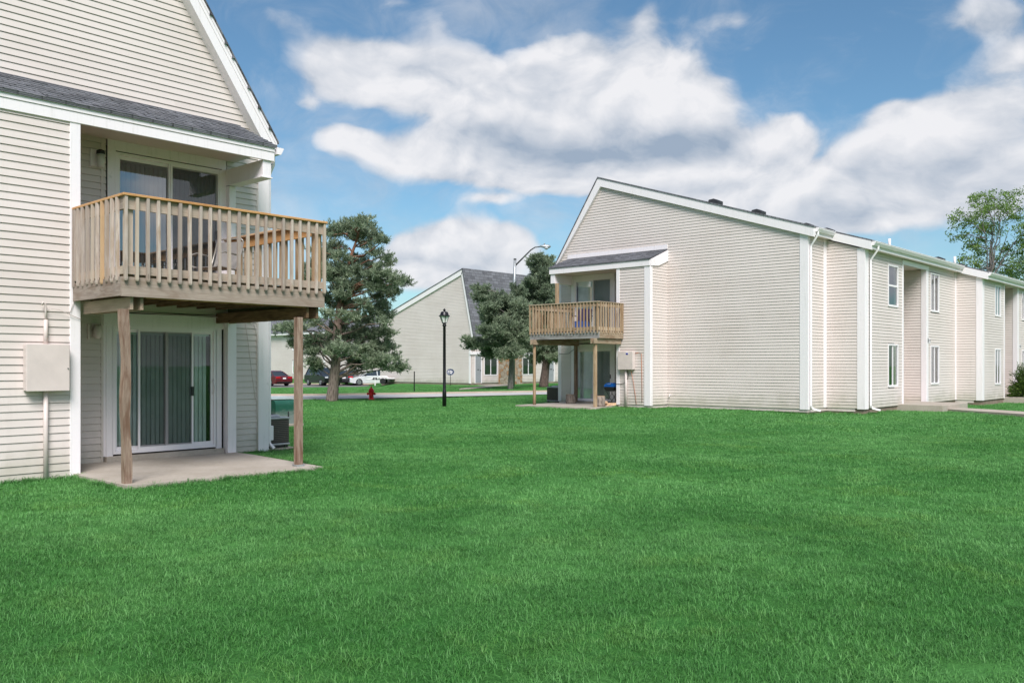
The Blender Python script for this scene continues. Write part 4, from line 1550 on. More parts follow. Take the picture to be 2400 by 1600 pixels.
def leaf_mesh(name, v, tint, m, parent, off):
    n, k = v.shape[0], v.shape[1]
    me = bpy.data.meshes.new(name)
    me.vertices.add(n*k)
    me.vertices.foreach_set('co', (v.reshape(-1, 3)-np.array(off)).astype(np.float32).ravel())
    me.loops.add(n*k)
    me.loops.foreach_set('vertex_index', np.arange(n*k, dtype=np.int32))
    me.polygons.add(n)
    me.polygons.foreach_set('loop_start', np.arange(0, n*k, k, dtype=np.int32))
    me.polygons.foreach_set('loop_total', np.full(n, k, dtype=np.int32))
    me.update(calc_edges=True)
    at = me.attributes.new('tint', 'FLOAT', 'POINT')
    at.data.foreach_set('value', np.repeat(tint, k).astype(np.float32))
    me.materials.append(m)
    o = bpy.data.objects.new(name, me)
    COL.objects.link(o)
    o.parent = parent
    return o


def curve_pts(a, b, sag, n, rnd, jit=.05):
    a, b = Vector(a), Vector(b)
    L = (b-a).length
    pts = []
    for i in range(n+1):
        t = i/n
        p = a.lerp(b, t)
        p.z += sag*math.sin(math.pi*t)*L
        if 0 < i < n:
            p += Vector((rnd.uniform(-1, 1), rnd.uniform(-1, 1), rnd.uniform(-1, 1)))*jit*L
        pts.append(p)
    return pts


def pine(label, base_px, depth, trunk_px, trunk_r, clusters, seed, barkm, L=.15, w=.026, dens=1.0, nn=13, spread=1.0, leafm=None):
    rnd = random.Random(seed)
    r2 = np.random.RandomState(seed)
    base = at_depth(base_px[0], base_px[1], depth)
    base.z = dune(base.x, base.y)
    root = empty('pine_tree', base, label, 'pine tree', 'pine trees beside the road')
    tp = [at_depth(x, y, depth) for x, y in trunk_px]
    tp[0].z = base.z-.1
    mb = MB()
    # finer trunk with a flared foot
    fine, rad = [], []
    for i in range(len(tp)-1):
        for k in range(4):
            t = k/4
            fine.append(tp[i].lerp(tp[i+1], t)); rad.append(trunk_r[i]*(1-t)+trunk_r[i+1]*t)
    fine.append(tp[-1]); rad.append(trunk_r[-1])
    mb.tube(fine, rad, 14)
    fwd = Vector((DY, DX, 0)); rgt = Vector((DX, -DY, 0))
    k_ = depth/FPX
    cx0 = sum(c[0] for c in clusters)/len(clusters)
    R = max(abs(c[0]-cx0) for c in clusters)*k_
    tufts, tints = [], []
    tw = MB()
    for (px, py, rx, ry) in clusters:
        dx = (px-cx0)*k_
        room = math.sqrt(max(.05, 1-(dx/(R*1.05))**2))*R*.75*spread
        df = rnd.uniform(-1, 1)*room
        c = at_depth(px, py, depth)+fwd*df
        c.z = CAMZ+(HPX-py)/FPX*(depth+df)
        kk = (depth+df)/FPX
        c = c+rgt*((px-CXP)*(kk-k_))
        a, b = rx*kk, ry*kk
        # branch from the trunk
        zt = c.z-rnd.uniform(.1, .45)*abs(dx)-.25
        zt = max(min(zt, tp[-1].z-.2), tp[0].z+1.1)
        q = min(fine, key=lambda p: abs(p.z-zt))
        br = curve_pts(q, c, rnd.uniform(.0, .12), 5, rnd)
        r0 = .028+.022*min(1.5, (c-q).length/2)
        tw.tube(br, [r0*(1-.75*i/5) for i in range(6)], 6, caps=False)
        n = max(18, int(a*b*1150*dens))
        for s_ in range(7):
            u = Vector((rnd.uniform(-1, 1), rnd.uniform(-1, 1), rnd.uniform(-.6, .9)))
            e = c+Vector((u.x*a*.8, u.y*a*.8, u.z*b*.8))
            tw.tube(curve_pts(br[-2].lerp(c, .3), e, .05, 3, rnd), [.014, .010, .007, .003], 4, caps=False)
        K = max(9, int(a*b*105*dens))
        su = r2.normal(size=(K, 3))
        su /= np.linalg.norm(su, axis=1, keepdims=True)
        su *= (r2.uniform(.15, 1.12, K)**.6)[:, None]
        sc_ = np.array(c)+su*np.array([a, a, b])
        per = max(5, n//K)
        idx = np.repeat(np.arange(K), per)
        u = r2.normal(size=(K*per, 3))
        pos = sc_[idx]+u*np.array([.105, .105, .06])*(L/.16)
        d = su[idx]*.55+u*.35+np.array([0, 0, .7])
        d /= np.linalg.norm(d, axis=1, keepdims=True)
        tufts.append(np.concatenate([pos, d], 1))
        base_t = rnd.uniform(.32, .60)
        tints.append(np.clip(base_t+r2.normal(0, .16, K)[idx]+r2.normal(0, .10, K*per), 0, 1))
    trunk = mb.build('trunk', barkm, root)
    tw.build('branches', barkm, root)
    T = np.concatenate(tufts); ti = np.concatenate(tints)
    v = needle_cloud(T, L, w, nn, r2)
    t = np.clip(np.repeat(ti, nn)+r2.normal(0, .08, len(T)*nn), 0, 1)
    leaf_mesh('crown', v, t, leafm or M_PINE, root, base)
    return root


Z1 = lambda L, ox, oy, s: [(ox+a/s, oy+b/s, c/s, d/s) for (a, b, c, d) in L]
PC1 = Z1([(690, 120, 80, 45), (860, 70, 45, 38), (780, 90, 50, 35), (780, 190, 120, 60), (660, 190, 80, 50), (560, 150, 70, 45), (950, 230, 80, 40),
          (1010, 250, 45, 28), (520, 200, 60, 40), (890, 150, 70, 50), (560, 320, 90, 50), (620, 400, 90, 45), (1000, 400, 90, 32), (1090, 465, 45, 28),
          (870, 270, 80, 36), (930, 350, 60, 28), (480, 400, 70, 40), (760, 420, 60, 35),
          (540, 500, 90, 60), (560, 590, 100, 70), (700, 540, 120, 85), (860, 500, 130, 80), (1000, 560, 110, 70), (1110, 630, 90, 45),
          (1200, 630, 60, 28), (620, 660, 100, 60), (760, 660, 110, 70), (900, 640, 110, 70), (1010, 680, 110, 60), (1110, 740, 70, 36), (460, 560, 80, 80),
          (380, 470, 70, 80), (330, 560, 70, 80), (400, 330, 60, 60), (330, 640, 60, 60), (650, 750, 70, 40), (560, 720, 70, 40), (960, 780, 70, 45),
          (990, 850, 80, 55), (1010, 930, 75, 50), (910, 900, 80, 50), (1030, 1000, 55, 32), (500, 930, 60, 40), (480, 800, 70, 45),
          (700, 960, 90, 50), (800, 980, 110, 60), (150, 1030, 110, 45), (70, 1060, 55, 30), (220, 1060, 70, 50), (180, 1120, 70, 30), (400, 1000, 60, 50),
          (380, 1180, 75, 55), (430, 1240, 90, 60), (480, 1160, 50, 45), (660, 1110, 110, 70), (800, 1130, 140, 90), (950, 1110, 110, 75), (1060, 1090, 55, 32),
          (680, 1230, 100, 60), (850, 1260, 150, 85), (1000, 1220, 100, 60), (1080, 1230, 60, 30), (960, 1360, 150, 80), (1110, 1400, 85, 45), (1160, 1430, 40, 30),
          (780, 1380, 110, 55), (700, 1330, 70, 45), (370, 1330, 65, 80), (400, 1420, 50, 45), (340, 1250, 50, 60), (160, 1205, 25, 14),
          (1120, 1330, 40, 30), (620, 1020, 60, 40), (560, 1060, 60, 40), (580, 860, 60, 40), (700, 850, 70, 40), (820, 830, 70, 40), (640, 800, 70, 40), (540, 1250, 60, 50), (300, 960, 70, 40)], 640, 500, 3.92)
pine('tall shaggy pine tree with a leaning grey trunk beside the red hydrant', (777, 939), 36.6,
     [(777, 942), (782, 900), (787, 850), (789, 800), (793, 745), (797, 715), (800, 690), (811, 640), (823, 600), (835, 565), (845, 540)],
     [.27, .215, .20, .185, .16, .14, .12, .09, .07, .045, .02], PC1, 11, M_BARK, L=.16, w=.025, dens=1.0)
PC2 = Z1([(1720, 645, 60, 32), (1700, 690, 45, 30), (1770, 710, 85, 40), (1860, 720, 60, 40), (1800, 790, 80, 50), (1780, 850, 70, 50), (1900, 800, 90, 60), (1850, 900, 90, 55),
          (1850, 960, 110, 55), (1740, 950, 40, 30), (1720, 1060, 90, 42), (1625, 1030, 24, 16), (1650, 1085, 40, 20), (1900, 1050, 120, 65), (1820, 1120, 110, 45), (1760, 1140, 50, 30),
          (2000, 980, 90, 75), (2030, 850, 80, 65), (1960, 1130, 110, 50), (2060, 1060, 60, 70), (1950, 740, 80, 45), (2010, 780, 60, 50), (1940, 900, 90, 60), (2040, 940, 60, 60), (1990, 660, 50, 40)],
         600, 480, 3.267)
pine('smaller bushy pine with a slim grey trunk and a curved street light behind it', (1196, 912), 54.6,
     [(1196, 914), (1198, 870), (1200, 830), (1203, 780), (1200, 740), (1195, 705), (1192, 690)], [.19, .16, .14, .11, .08, .05, .02], PC2, 12, M_BARK2,
     L=.20, w=.036, dens=.95)
PC3 = Z1([(2150, 405, 60, 22), (2220, 415, 60, 25), (2130, 450, 40, 20), (2200, 460, 70, 32), (2160, 520, 50, 35), (2230, 540, 60, 45), (2190, 590, 70, 45), (2110, 600, 50, 35), (2120, 660, 80, 50),
          (2230, 660, 70, 50), (2060, 690, 50, 35), (2180, 740, 90, 50), (2100, 790, 80, 50), (2230, 800, 80, 70), (2160, 860, 90, 60), (2260, 900, 80, 70), (2170, 960, 90, 70),
          (2250, 1010, 90, 80), (2150, 1060, 80, 60), (2230, 1120, 100, 60), (2160, 1170, 80, 35), (2290, 1170, 60, 40), (2290, 760, 50, 60), (2300, 1060, 60, 70), (2330, 960, 60, 80)],
         600, 480, 3.267)
pine('dark pine with a thick trunk behind the small balcony', (1275, 905), 59,
     [(1273, 907), (1278, 870), (1281, 840), (1280, 790), (1276, 740), (1270, 690), (1262, 640), (1258, 610)], [.33, .27, .25, .2, .15, .1, .06, .02], PC3, 13, M_BARK3,
     L=.21, w=.038, dens=.95)


def broad_tree(label, base, trunk_px, depth, clusters, seed):
    rnd = random.Random(seed)
    r2 = np.random.RandomState(seed)
    root = empty('leafy_tree', base, label, 'tree')
    tp = [Vector(base)]+[at_depth(x, y, depth) for x, y in trunk_px]
    mb = MB()
    mb.tube(tp, [.16]+[.13-.02*i for i in range(len(trunk_px))], 10)
    fork = tp[-1]
    kk = depth/FPX
    fwd = Vector((DY, DX, 0))
    stems = []
    tw = MB()
    for k in range(9):
        a = rnd.uniform(-1, 1)
        e = at_depth(2325+a*75+30, 505+abs(a)*50, depth)+fwd*rnd.uniform(-1.6, 1.6)
        pts = curve_pts(fork, e, rnd.uniform(-.02, .05), 8, rnd, .02)
        tw.tube(pts, [.055*(1-.85*i/8) for i in range(9)], 6, caps=False)
        stems += pts[2:]
    V_, tt = [], []
    for (px, py, rx, ry) in clusters:
        c = at_depth(px, py, depth)+fwd*rnd.uniform(-1.9, 1.9)
        q = min(stems, key=lambda p: (p-c).length+(2 if p.z > c.z else 0))
        tw.tube(curve_pts(q, c, .06, 4, rnd), [.03, .024, .018, .012, .007], 5, caps=False)
        a, b = rx*kk*1.3, ry*kk*1.3
        for s_ in range(7):
            u = Vector((rnd.uniform(-1, 1)*a, rnd.uniform(-1, 1)*a, rnd.uniform(-1, 1)*b))
            e = c+u*.9
            tw.tube(curve_pts(c-u*.15, e, .05, 3, rnd), [.010, .008, .006, .004], 4, caps=False)
            n = int(max(8, a*b*1100/7))
            pos = np.array(e)+r2.normal(size=(n, 3))*np.array([a*.28, a*.28, b*.26])
            d = r2.normal(size=(n, 3)); d[:, 2] -= .3
            d /= np.linalg.norm(d, axis=1, keepdims=True)
            s = np.cross(d, r2.normal(size=(n, 3))); s /= np.linalg.norm(s, axis=1, keepdims=True)
            l = r2.uniform(.11, .20, n)[:, None]; w_ = l*.42
            V_.append(np.stack([pos, pos+d*l*.4+s*w_*.5, pos+d*l, pos+d*l*.4-s*w_*.5], 1))
            tt.append(np.clip(r2.normal(.5, .22, n), 0, 1))
    mb.build('trunk', M_BARK2, root)
    tw.build('branches', M_BARK2, root)
    leaf_mesh('crown', np.concatenate(V_), np.concatenate(tt), M_LEAF, root, base)
    return root


BC = Z1([(1170, 135, 45, 32), (1280, 115, 50, 30), (1240, 160, 50, 30), (1400, 130, 40, 30), (1500, 125, 60, 35), (1450, 160, 50, 35), (1160, 230, 45, 30), (1115, 270, 35, 28),
         (1230, 230, 55, 35), (1320, 200, 50, 35), (1370, 240, 60, 40), (1470, 220, 60, 40), (1560, 200, 60, 50), (1180, 300, 50, 30), (1110, 370, 45, 20), (1190, 370, 40, 22),
         (1260, 300, 50, 35), (1330, 300, 50, 35), (1430, 300, 60, 45), (1530, 300, 60, 50), (1120, 480, 35, 18), (1170, 520, 50, 28), (1200, 560, 45, 22), (1230, 420, 40, 26),
         (1310, 400, 40, 30), (1380, 380, 45, 35), (1460, 380, 55, 45), (1540, 390, 60, 50), (1350, 470, 40, 28), (1420, 470, 55, 35), (1500, 480, 55, 45), (1380, 540, 60, 35),
         (1450, 560, 60, 35), (1520, 580, 60, 45), (1340, 580, 55, 28), (1420, 620, 60, 25), (1500, 640, 60, 30), (1600, 300, 70, 70), (1620, 420, 70, 70), (1600, 540, 70, 60), (1680, 360, 70, 80), (1270, 590, 30, 18)],
        1850, 420, 2.8)
bt = at_depth(2320, 700, 52)
broad_tree('airy green leafy tree rising above the far end of the right building', (bt.x, bt.y, 0), [(2320, 760), (2318, 690), (2318, 655)], 52, BC, 31)


def bush(label, base, h, r, seed, n_st=150):
    rnd = random.Random(seed)
    r2 = np.random.RandomState(seed)
    root = empty('evergreen_bush', base, label, 'bush')
    b = Vector(base)
    st = MB()
    V_, tt = [], []
    for i in range(n_st):
        a = rnd.uniform(0, 6.283)
        el_ = math.asin(rnd.uniform(.02, 1))
        ln = rnd.uniform(.75, 1.12)
        e = b+Vector((math.cos(a)*math.cos(el_)*r*ln, math.sin(a)*math.cos(el_)*r*ln, .1+math.sin(el_)*h*ln*.92))
        s0 = b+(e-b)*.25
        pts = curve_pts(s0, e, .10, 5, rnd, .03)
        st.tube(pts, [.014, .011, .009, .007, .005, .003], 4, caps=False)
        for t_i in range(1, 6):
            p = pts[t_i]; d = (pts[t_i]-pts[t_i-1]).normalized()
            n = 22
            pos = np.array(p)+r2.normal(size=(n, 3))*.05-np.array(d)[None]*r2.uniform(0, .18, n)[:, None]
            dd = np.array(d)[None]*.9+r2.normal(size=(n, 3))*.55
            dd /= np.linalg.norm(dd, axis=1, keepdims=True)
            s = np.cross(dd, r2.normal(size=(n, 3))); s /= np.linalg.norm(s, axis=1, keepdims=True)
            l = r2.uniform(.06, .13, n)[:, None]; w_ = .022
            V_.append(np.stack([pos-s*w_*.4, pos+s*w_*.4, pos+dd*l*.6+s*w_*.5, pos+dd*l, pos+dd*l*.6-s*w_*.5], 1))
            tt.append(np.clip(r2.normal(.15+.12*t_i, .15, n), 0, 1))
    st.build('stems', M_BARK3, root)
    leaf_mesh('foliage', np.concatenate(V_), np.concatenate(tt), M_YEW, root, base)
    return root


bush('dark spreading evergreen bush beside the far entrance of the right building', (42.2, 8.95, 0), 1.5, .85, 41)

# ================================================================== CENTRE BUILDING
XC_, YC_ = 46.81, 46.94
CB = empty('apartment_building', (XC_, 52, 0),
           'beige building across the road with grey mansard roof and stone entrance wall', 'apartment building',
           'two-storey apartment buildings')
pc = Pl('X', XC_, -1)
pe = Pl('Y', YC_, -1)


def zc(y): return 8.74-.345*(y-47.67)


mb = MB()
pc.siding(mb, [(YC_, .15), (57.6, .15), (57.6, zc(57.6)), (47.67, 8.70), (46.62, 3.6), (YC_, 3.5)], zb=.15, e=.115)
mb.build('gable_wall', M_SIDE, CB, recalc=False)
mb = MB()
mb.prism([(YC_+.01, .1), (57.59, .1), (57.59, zc(57.6)-.1), (47.67, 8.6), (46.72, 3.6), (YC_+.01, 3.5)], 'X', XC_+.004, XC_+20)
mb.build('wall_core', M_BEIGE, CB)
mb = MB()
EH = [(47.22, 48.0, 0, 2.25), (48.2, 49.76, .68, 2.12), (49.86, 52.55, 0, 2.6), (52.6, 54.15, .68, 2.12), (55.6, 56.7, 0, 2.25), (57.3, 58.8, .68, 2.12)]
pe.siding(mb, [(XC_+.1, .15), (66, .15), (66, 3.5), (XC_+.1, 3.5)], zb=.15, e=.115, holes=EH)
mb.build('entrance_wall', M_SIDE, CB, recalc=False)
mb = MB(); mb.box(XC_+.03, XC_+19, YC_+.03, 57.5, -.2, .14); mb.build('foundation', M_FND, CB)
# stone veneer
m, N, p, o = mat('fieldstone veneer')
g = N.n('ShaderNodeNewGeometry').outputs['Position']
vv = N.n('ShaderNodeTexVoronoi', feature='F1', ins={'Vector': scaled(N, g, (1, 1, 1.1)), 'Scale': 3.0})
ve = N.n('ShaderNodeTexVoronoi', feature='DISTANCE_TO_EDGE', ins={'Vector': scaled(N, g, (1, 1, 1.1)), 'Scale': 3.0})
cc = N.n('ShaderNodeSeparateXYZ', ins={0: vv.outputs['Color']})
c1 = N.mix(cc.outputs[0], (.42, .34, .26), (.30, .22, .16))
c1 = N.mix(N.smooth(cc.outputs[1], .55, .8), c1, (.36, .17, .06))
c1 = N.mix(N.smooth(N.noise(g, 6, 5), .4, .7, 0, .5), c1, (.5, .44, .38))
c1 = N.mix(N.smooth(ve.outputs[0], .01, .035, .8, 0), c1, (.16, .13, .11))
N.link(c1, p.inputs['Base Color']); p.inputs['Roughness'].default_value = .9
bump(N, p, N.smooth(ve.outputs[0], .0, .08), .8, .03)
M_STONE = m
mb = MB(); pe.box(mb, 49.86, 52.55, -.05, 2.62, .0, .12, .01); mb.build('stone_veneer', M_STONE, CB)
M_DOOR = simple('grey painted door', (.30, .31, .33), .5, var=.04, vs=2)
for (a0, a1) in ((47.30, 47.92), (55.9, 56.6)):
    mb = MB(); pe.box(mb, a0, a1, .16, 2.18, -.02, .01, .004); dr = mb.build('door', M_DOOR, CB)
    mb = MB(); pe.box(mb, a1-.09, a1-.05, 1.05, 1.11, .01, .06); pe.box(mb, a0+.22, a1-.22, 1.12, 1.17, .01, .025); mb.build('door_handle', M_BLACK, dr)
    mb = MB(); pe.box(mb, a0-.08, a0, .1, 2.26, -.01, .03); pe.box(mb, a1, a1+.08, .1, 2.26, -.01, .03); pe.box(mb, a0, a1, 2.18, 2.26, -.01, .029); mb.build('door_frame', M_TRIM2, dr)
for a0, a1 in ((48.30, 49.68), (52.7, 54.07), (57.4, 58.7)):
    window(CB, pe, a0, a1, .76, 2.06, 'slide', int(a0), M_BLINDG)
mb = MB(); pe.box(mb, XC_-.1, 66, 2.28, 2.50, .0, .10); mb.build('entrance_fascia', M_TRIM2, CB)
mb = MB()
pc.box(mb, YC_-.03, YC_+.16, .1, 3.5, .0, .035)
mb.build('corner_trim', M_TRIM2, CB)
# mansard (steep side) and the gentle slope behind
mb = MB()
mb.prism([(46.42, 3.50), (46.50, 3.46), (47.78, 8.83), (47.66, 8.83)], 'X', XC_-.14, XC_+19.5)
mb.build('mansard_roof', M_SHM, CB)
mb = MB()
mb.prism([(47.68, 8.84), (57.9, zc(57.9)+.10), (57.9, zc(57.9)+.04), (47.68, 8.77)], 'X', XC_-.14, XC_+19.5)
mb.build('roof', M_SHY, CB)
mb = MB()
mb.prism([(47.70, 8.77), (57.8, zc(57.8)+.03), (57.8, zc(57.8)-.36), (47.78, 8.36)], 'X', XC_-.11, XC_+.0)
mb.build('rake_board', M_TRIM2, CB)
mb = MB()
mb.prism([(46.49, 3.48), (47.69, 8.76), (47.86, 8.40), (46.72, 3.48)], 'X', XC_-.11, XC_+.0)
mb.build('rake_board', M_TRIM2, CB)
mb = MB(); mb.box(XC_-.1, 66, 46.44, YC_, 3.42, 3.47); mb.build('soffit', M_TRIM2, CB)
mb = MB(); z = zc(54.0); mb.lathe([(.12, 0), (.12, .28), (.20, .28), (.20, .42), (.1, .5)], (48.2, 53.2, zc(53.2)+.02), 12); mb.build('roof_vent', simple('rusty vent', (.16, .09, .07), .8), CB)

# ================================================================== FAR LEFT BUILDING
FB = empty('apartment_building', (56, 81, -.1), 'distant pale apartment block behind the parked cars, seen below the near balcony', 'apartment building',
           'two-storey apartment buildings')
pf = Pl('X', 56.0, -1)
mb = MB()
FH = [(83.05, 84.3, 3.1, 4.55), (83.05, 84.3, .57, 2.05)]
pf.siding(mb, [(64, -.05), (102, -.05), (102, 5.0), (64, 5.0)], zb=-.05, e=.125, holes=FH)
mb.build('front_wall', M_SIDE, FB, recalc=False)
mb = MB(); mb.box(56.05, 66, 64, 102, -.4, 5.0); mb.build('wall_core', M_BEIGE, FB)
for yy in (83.12, 73.0, 90.5):
    for z0 in (3.16, .63):
        window(FB, pf, yy, yy+1.1, z0, z0+1.32, 'slide', int(yy*3+z0))
mb = MB(); pf.box(mb, 78.1, 78.4, -.05, 4.9, .0, .05); mb.build('corner_trim', M_TRIM2, FB)
mb = MB(); mb.box(55.55, 56.0, 63.8, 102.2, 4.84, 5.07); mb.build('fascia', M_TRIM2, FB)
mb = MB(); mb.prism([(55.5, 5.07), (62, 7.05), (68, 5.07)], 'Y', 63.7, 102.3); mb.build('roof', M_SHX, FB)

# ================================================================== FIXTURES ON THE NEAR WALLS
UB = empty('utility_box', (4.43, YB, 0), 'beige electrical box with conduit on the near left wall', 'utility box')
mb = MB()
pb.box(mb, 4.175, 4.70, 1.16, 1.77, .02, .15, .008)
mb.build('box_body', M_BEIGE, UB)
mb = MB(); pb.box(mb, 4.17, 4.705, 1.155, 1.775, .15, .168, .006); mb.build('box_door', M_BEIGE, UB)
mb = MB(); mb.tube([(4.44, YB-.06, -.02), (4.44, YB-.06, 1.17)], .030, 12); mb.tube([(4.44, YB-.06, 1.76), (4.44, YB-.06, 2.10)], .027, 10)
mb.tube([(4.44, YB-.06, 2.08), (4.44, YB-.06, 2.24), (4.43, YB-.07, 2.31), (4.40, YB-.08, 2.33), (4.385, YB-.08, 2.29)], [.014, .013, .012, .012, .012], 8)
mb.build('conduit', M_BEIGE, UB)
mb = MB(); mb.lathe([(.008, 0), (.008, .01)], (4.68, YB-.175, 1.45), 8); mb.build('box_latch', M_DGREY, UB)
mb = MB()
mb.tube([(4.45, YB-.07, 2.22), (4.50, YB-.08, 2.25), (4.60, YB-.07, 2.24), (4.74, YB-.06, 2.18), (4.90, YB-.05, 2.12)], .0045, 5)
mb.tube([(4.74, YB-.05, 2.18), (4.80, YB-.05, 2.35), (4.88, YB-.05, 2.50)], .004, 5)
mb.build('cable', M_BEIGE, UB)

UB2 = empty('utility_box', (XB, 17.97, 0), 'beige electrical box with a blue sticker beside the small balcony', 'utility box')
mb = MB(); pq.box(mb, 17.66, 18.29, 1.34, 1.97, .02, .17, .008); mb.build('box_body', M_BEIGE, UB2)
mb = MB(); pq.box(mb, 17.655, 18.295, 1.335, 1.975, .17, .188, .006); mb.build('box_door', M_BEIGE, UB2)
mb = MB(); mb.tube([(XB-.07, 18.02, .0), (XB-.07, 18.02, 1.35)], .045, 10); mb.build('conduit', M_BEIGE, UB2)
M_BLUE = simple('blue sticker', (.03, .035, .30), .4, var=.05)
mb = MB(); pq.box(mb, 17.84, 17.95, 1.86, 1.955, .188, .191); stk = mb.build('sticker', M_TRIM2, UB2)
mb = MB(); pq.box(mb, 17.848, 17.942, 1.862, 1.925, .191, .193); mb.build('sticker_print', M_BLUE, stk)
M_CORD = simple('orange cord', (.55, .17, .07), .6, var=.05)
mb = MB()
mb.tube([(XB-.04, 17.68, 1.9), (XB-.03, 17.55, 1.93), (XB-.03, 17.40, 1.90), (XB-.03, 17.38, 1.2), (XB-.03, 17.37, .2)], .009, 5)
mb.tube([(XB-.09, 17.80, 1.34), (XB-.05, 17.72, .9), (XB-.04, 17.66, .5), (XB-.04, 17.6, .12)], .008, 5)
mb.build('cord', M_CORD, UB2)
mb = MB()
mb.tube([(XB-.08, 17.95, 1.34), (XB-.09, 17.90, 1.1), (XB-.06, 18.05, .88), (XB-.04, 18.30, .82), (XB-.03, 18.47, .82)], .009, 5)
mb.build('cable', M_DGREY, UB2)

mb = MB()
mb.tube([(5.75, YM-.04, 2.33), (6.3, YM-.045, 2.325), (7.0, YM-.045, 2.31), (7.5, YM-.05, 2.32), (7.75, YM-.2, 2.20), (7.88, YM-.2, 2.22), (7.97, YM-.05, 2.28), (8.15, YM-.04, 2.27), (8.27, YM-.04, 2.2), (8.33, YM-.04, 2.0), (8.335, YM-.04, 1.0), (8.34, YM-.04, .02)], .006, 5)
mb.tube([(8.10, YM-.03, 2.3), (8.16, YM-.03, 1.9), (8.24, YM-.03, 1.3), (8.30, YM-.03, .9)], .004, 5)
mb.build('cable', M_BEIGE, LB)
mb = MB()
mb.tube([(XG-.05, 22.0, 1.95), (XG-.05, 21.7, 1.93), (XG-.05, 21.5, 1.95), (XG-.12, 21.2, 2.1), (XG-.12, 21.05, 2.3)], .008, 5)
mb.build('cable', M_DGREY, RB)
mb = MB()
mb.box(8.60, 8.70, YM+.02, YM+.16, .16, .42, .01)
mb.build('service_box', M_TRIM2, LB)
mb = MB(); mb.tube([(XG-.02, 16.9, .43), (XG-.08, 16.9, .43), (XG-.10, 16.9, .36)], .018, 8); mb.lathe([(.03, 0), (.03, .012)], (XG-.07, 16.9, .45), 8); mb.build('hose_tap', M_TRIM2, RB)

# number signs ----------------------------------------------------------
M_INK = simple('dark lettering', (.06, .05, .06), .6, var=.02)


def number_sign(txt, x, z, pl, label):
    mb = MB(); pl.box(mb, x, x+.34, z, z+.17, .02, .03)
    s = mb.build('house_number_sign', M_TRIM2)
    s.location = (0, 0, 0)
    tag(s, label, 'house number', 'house number signs')
    cu = bpy.data.curves.new('digits', 'FONT')
    cu.body = txt; cu.size = .155; cu.align_x = 'CENTER'; cu.align_y = 'CENTER'; cu.extrude = .001
    t = bpy.data.objects.new('digits_src', cu)
    COL.objects.link(t)
    dg = bpy.context.evaluated_depsgraph_get()
    me = bpy.data.meshes.new_from_object(t.evaluated_get(dg))
    bpy.data.objects.remove(t)
    M4 = Matrix.Translation((x+.17, pl.c-.032, z+.085)) @ Matrix.Rotation(math.pi/2, 4, 'X')
    me.transform(M4)
    me.materials.clear(); me.materials.append(M_INK)
    o2 = bpy.data.objects.new('digits', me)
    COL.objects.link(o2); o2.parent = s
    return s


number_sign('1018', 34.46, 2.32, p2_, 'white house number plate above the window nearer the camera on the right building')
number_sign('1020', 43.82, 2.24, p3_, 'white house number plate at the far entrance, near the bush')

# ================================================================== AIR CONDITIONERS ETC.
m, N, p, o = mat('condenser grille')
g = N.n('ShaderNodeTexCoord').outputs['Object']
s = N.n('ShaderNodeSeparateXYZ', ins={0: g})
st_ = N.smooth(N.m('ABSOLUTE', N.m('SINE', N.m('MULTIPLY', s.outputs[2], 95.0))), .25, .6)
n = N.noise(g, 9, 6, .75)
c = N.mix(st_, (.02, .017, .015), (.10, .085, .075))
c = N.mix(N.smooth(n, .58, .75, 0, .8), c, (.30, .28, .26))
N.link(c, p.inputs['Base Color']); p.inputs['Roughness'].default_value = .6; p.inputs['Metallic'].default_value = .3
bump(N, p, st_, .6, .01)
M_GRILL = m


def condenser(loc, w, d, h, label, pad=True):
    root = empty('air_conditioner', loc, label, 'air conditioner', 'outdoor air conditioner units')
    b = .05
    mb = MB(); mb.box(0, w, 0, d, b+.03, h-.03, .03); mb.build('coil_grille', M_GRILL, root, local=True)
    mb = MB(); mb.box(-.01, w+.01, -.01, d+.01, b, b+.035, .01); mb.build('base_pan', M_ALU, root, local=True)
    mb = MB(); mb.box(-.012, w+.012, -.012, d+.012, h-.035, h, .01)
    mb.lathe([(w*.40, h), (w*.36, h+.035), (w*.12, h+.05), (.04, h+.05)], (w/2, d/2, 0), 20)
    mb.build('top_cover', M_ALU, root, local=True)
    mb = MB()
    for k in range(9):
        r = w*.07+w*.03*k
        pts = [(w/2+r*math.cos(a), d/2+r*math.sin(a), h+.055-.003*k) for a in [2*math.pi*i/20 for i in range(21)]]
        mb.tube(pts, .004, 4, caps=False)
    mb.build('fan_guard', M_DGREY, root, local=True)
    mb = MB()
    for x, y in ((.05, .05), (w-.05, .05), (.05, d-.05), (w-.05, d-.05)):
        mb.box(x-.03, x+.03, y-.03, y+.03, .0, b)
    mb.box(.1, w-.1, .03, .06, .005, b-.005)
    mb.build('foot', M_BLACK, root, local=True)
    mb = MB(); mb.box(-.1, w+.12, -.12, d+.1, -.09, .0, .01); mb.build('concrete_pad', M_CONC, root, local=True)
    return root


condenser((8.62, 13.78, .005), .47, .55, .55, 'brown grilled air conditioner behind the downspout of the near building')
condenser((27.10, 22.24, .0), .60, .60, .62, 'grey air conditioner at the left corner of the right building')

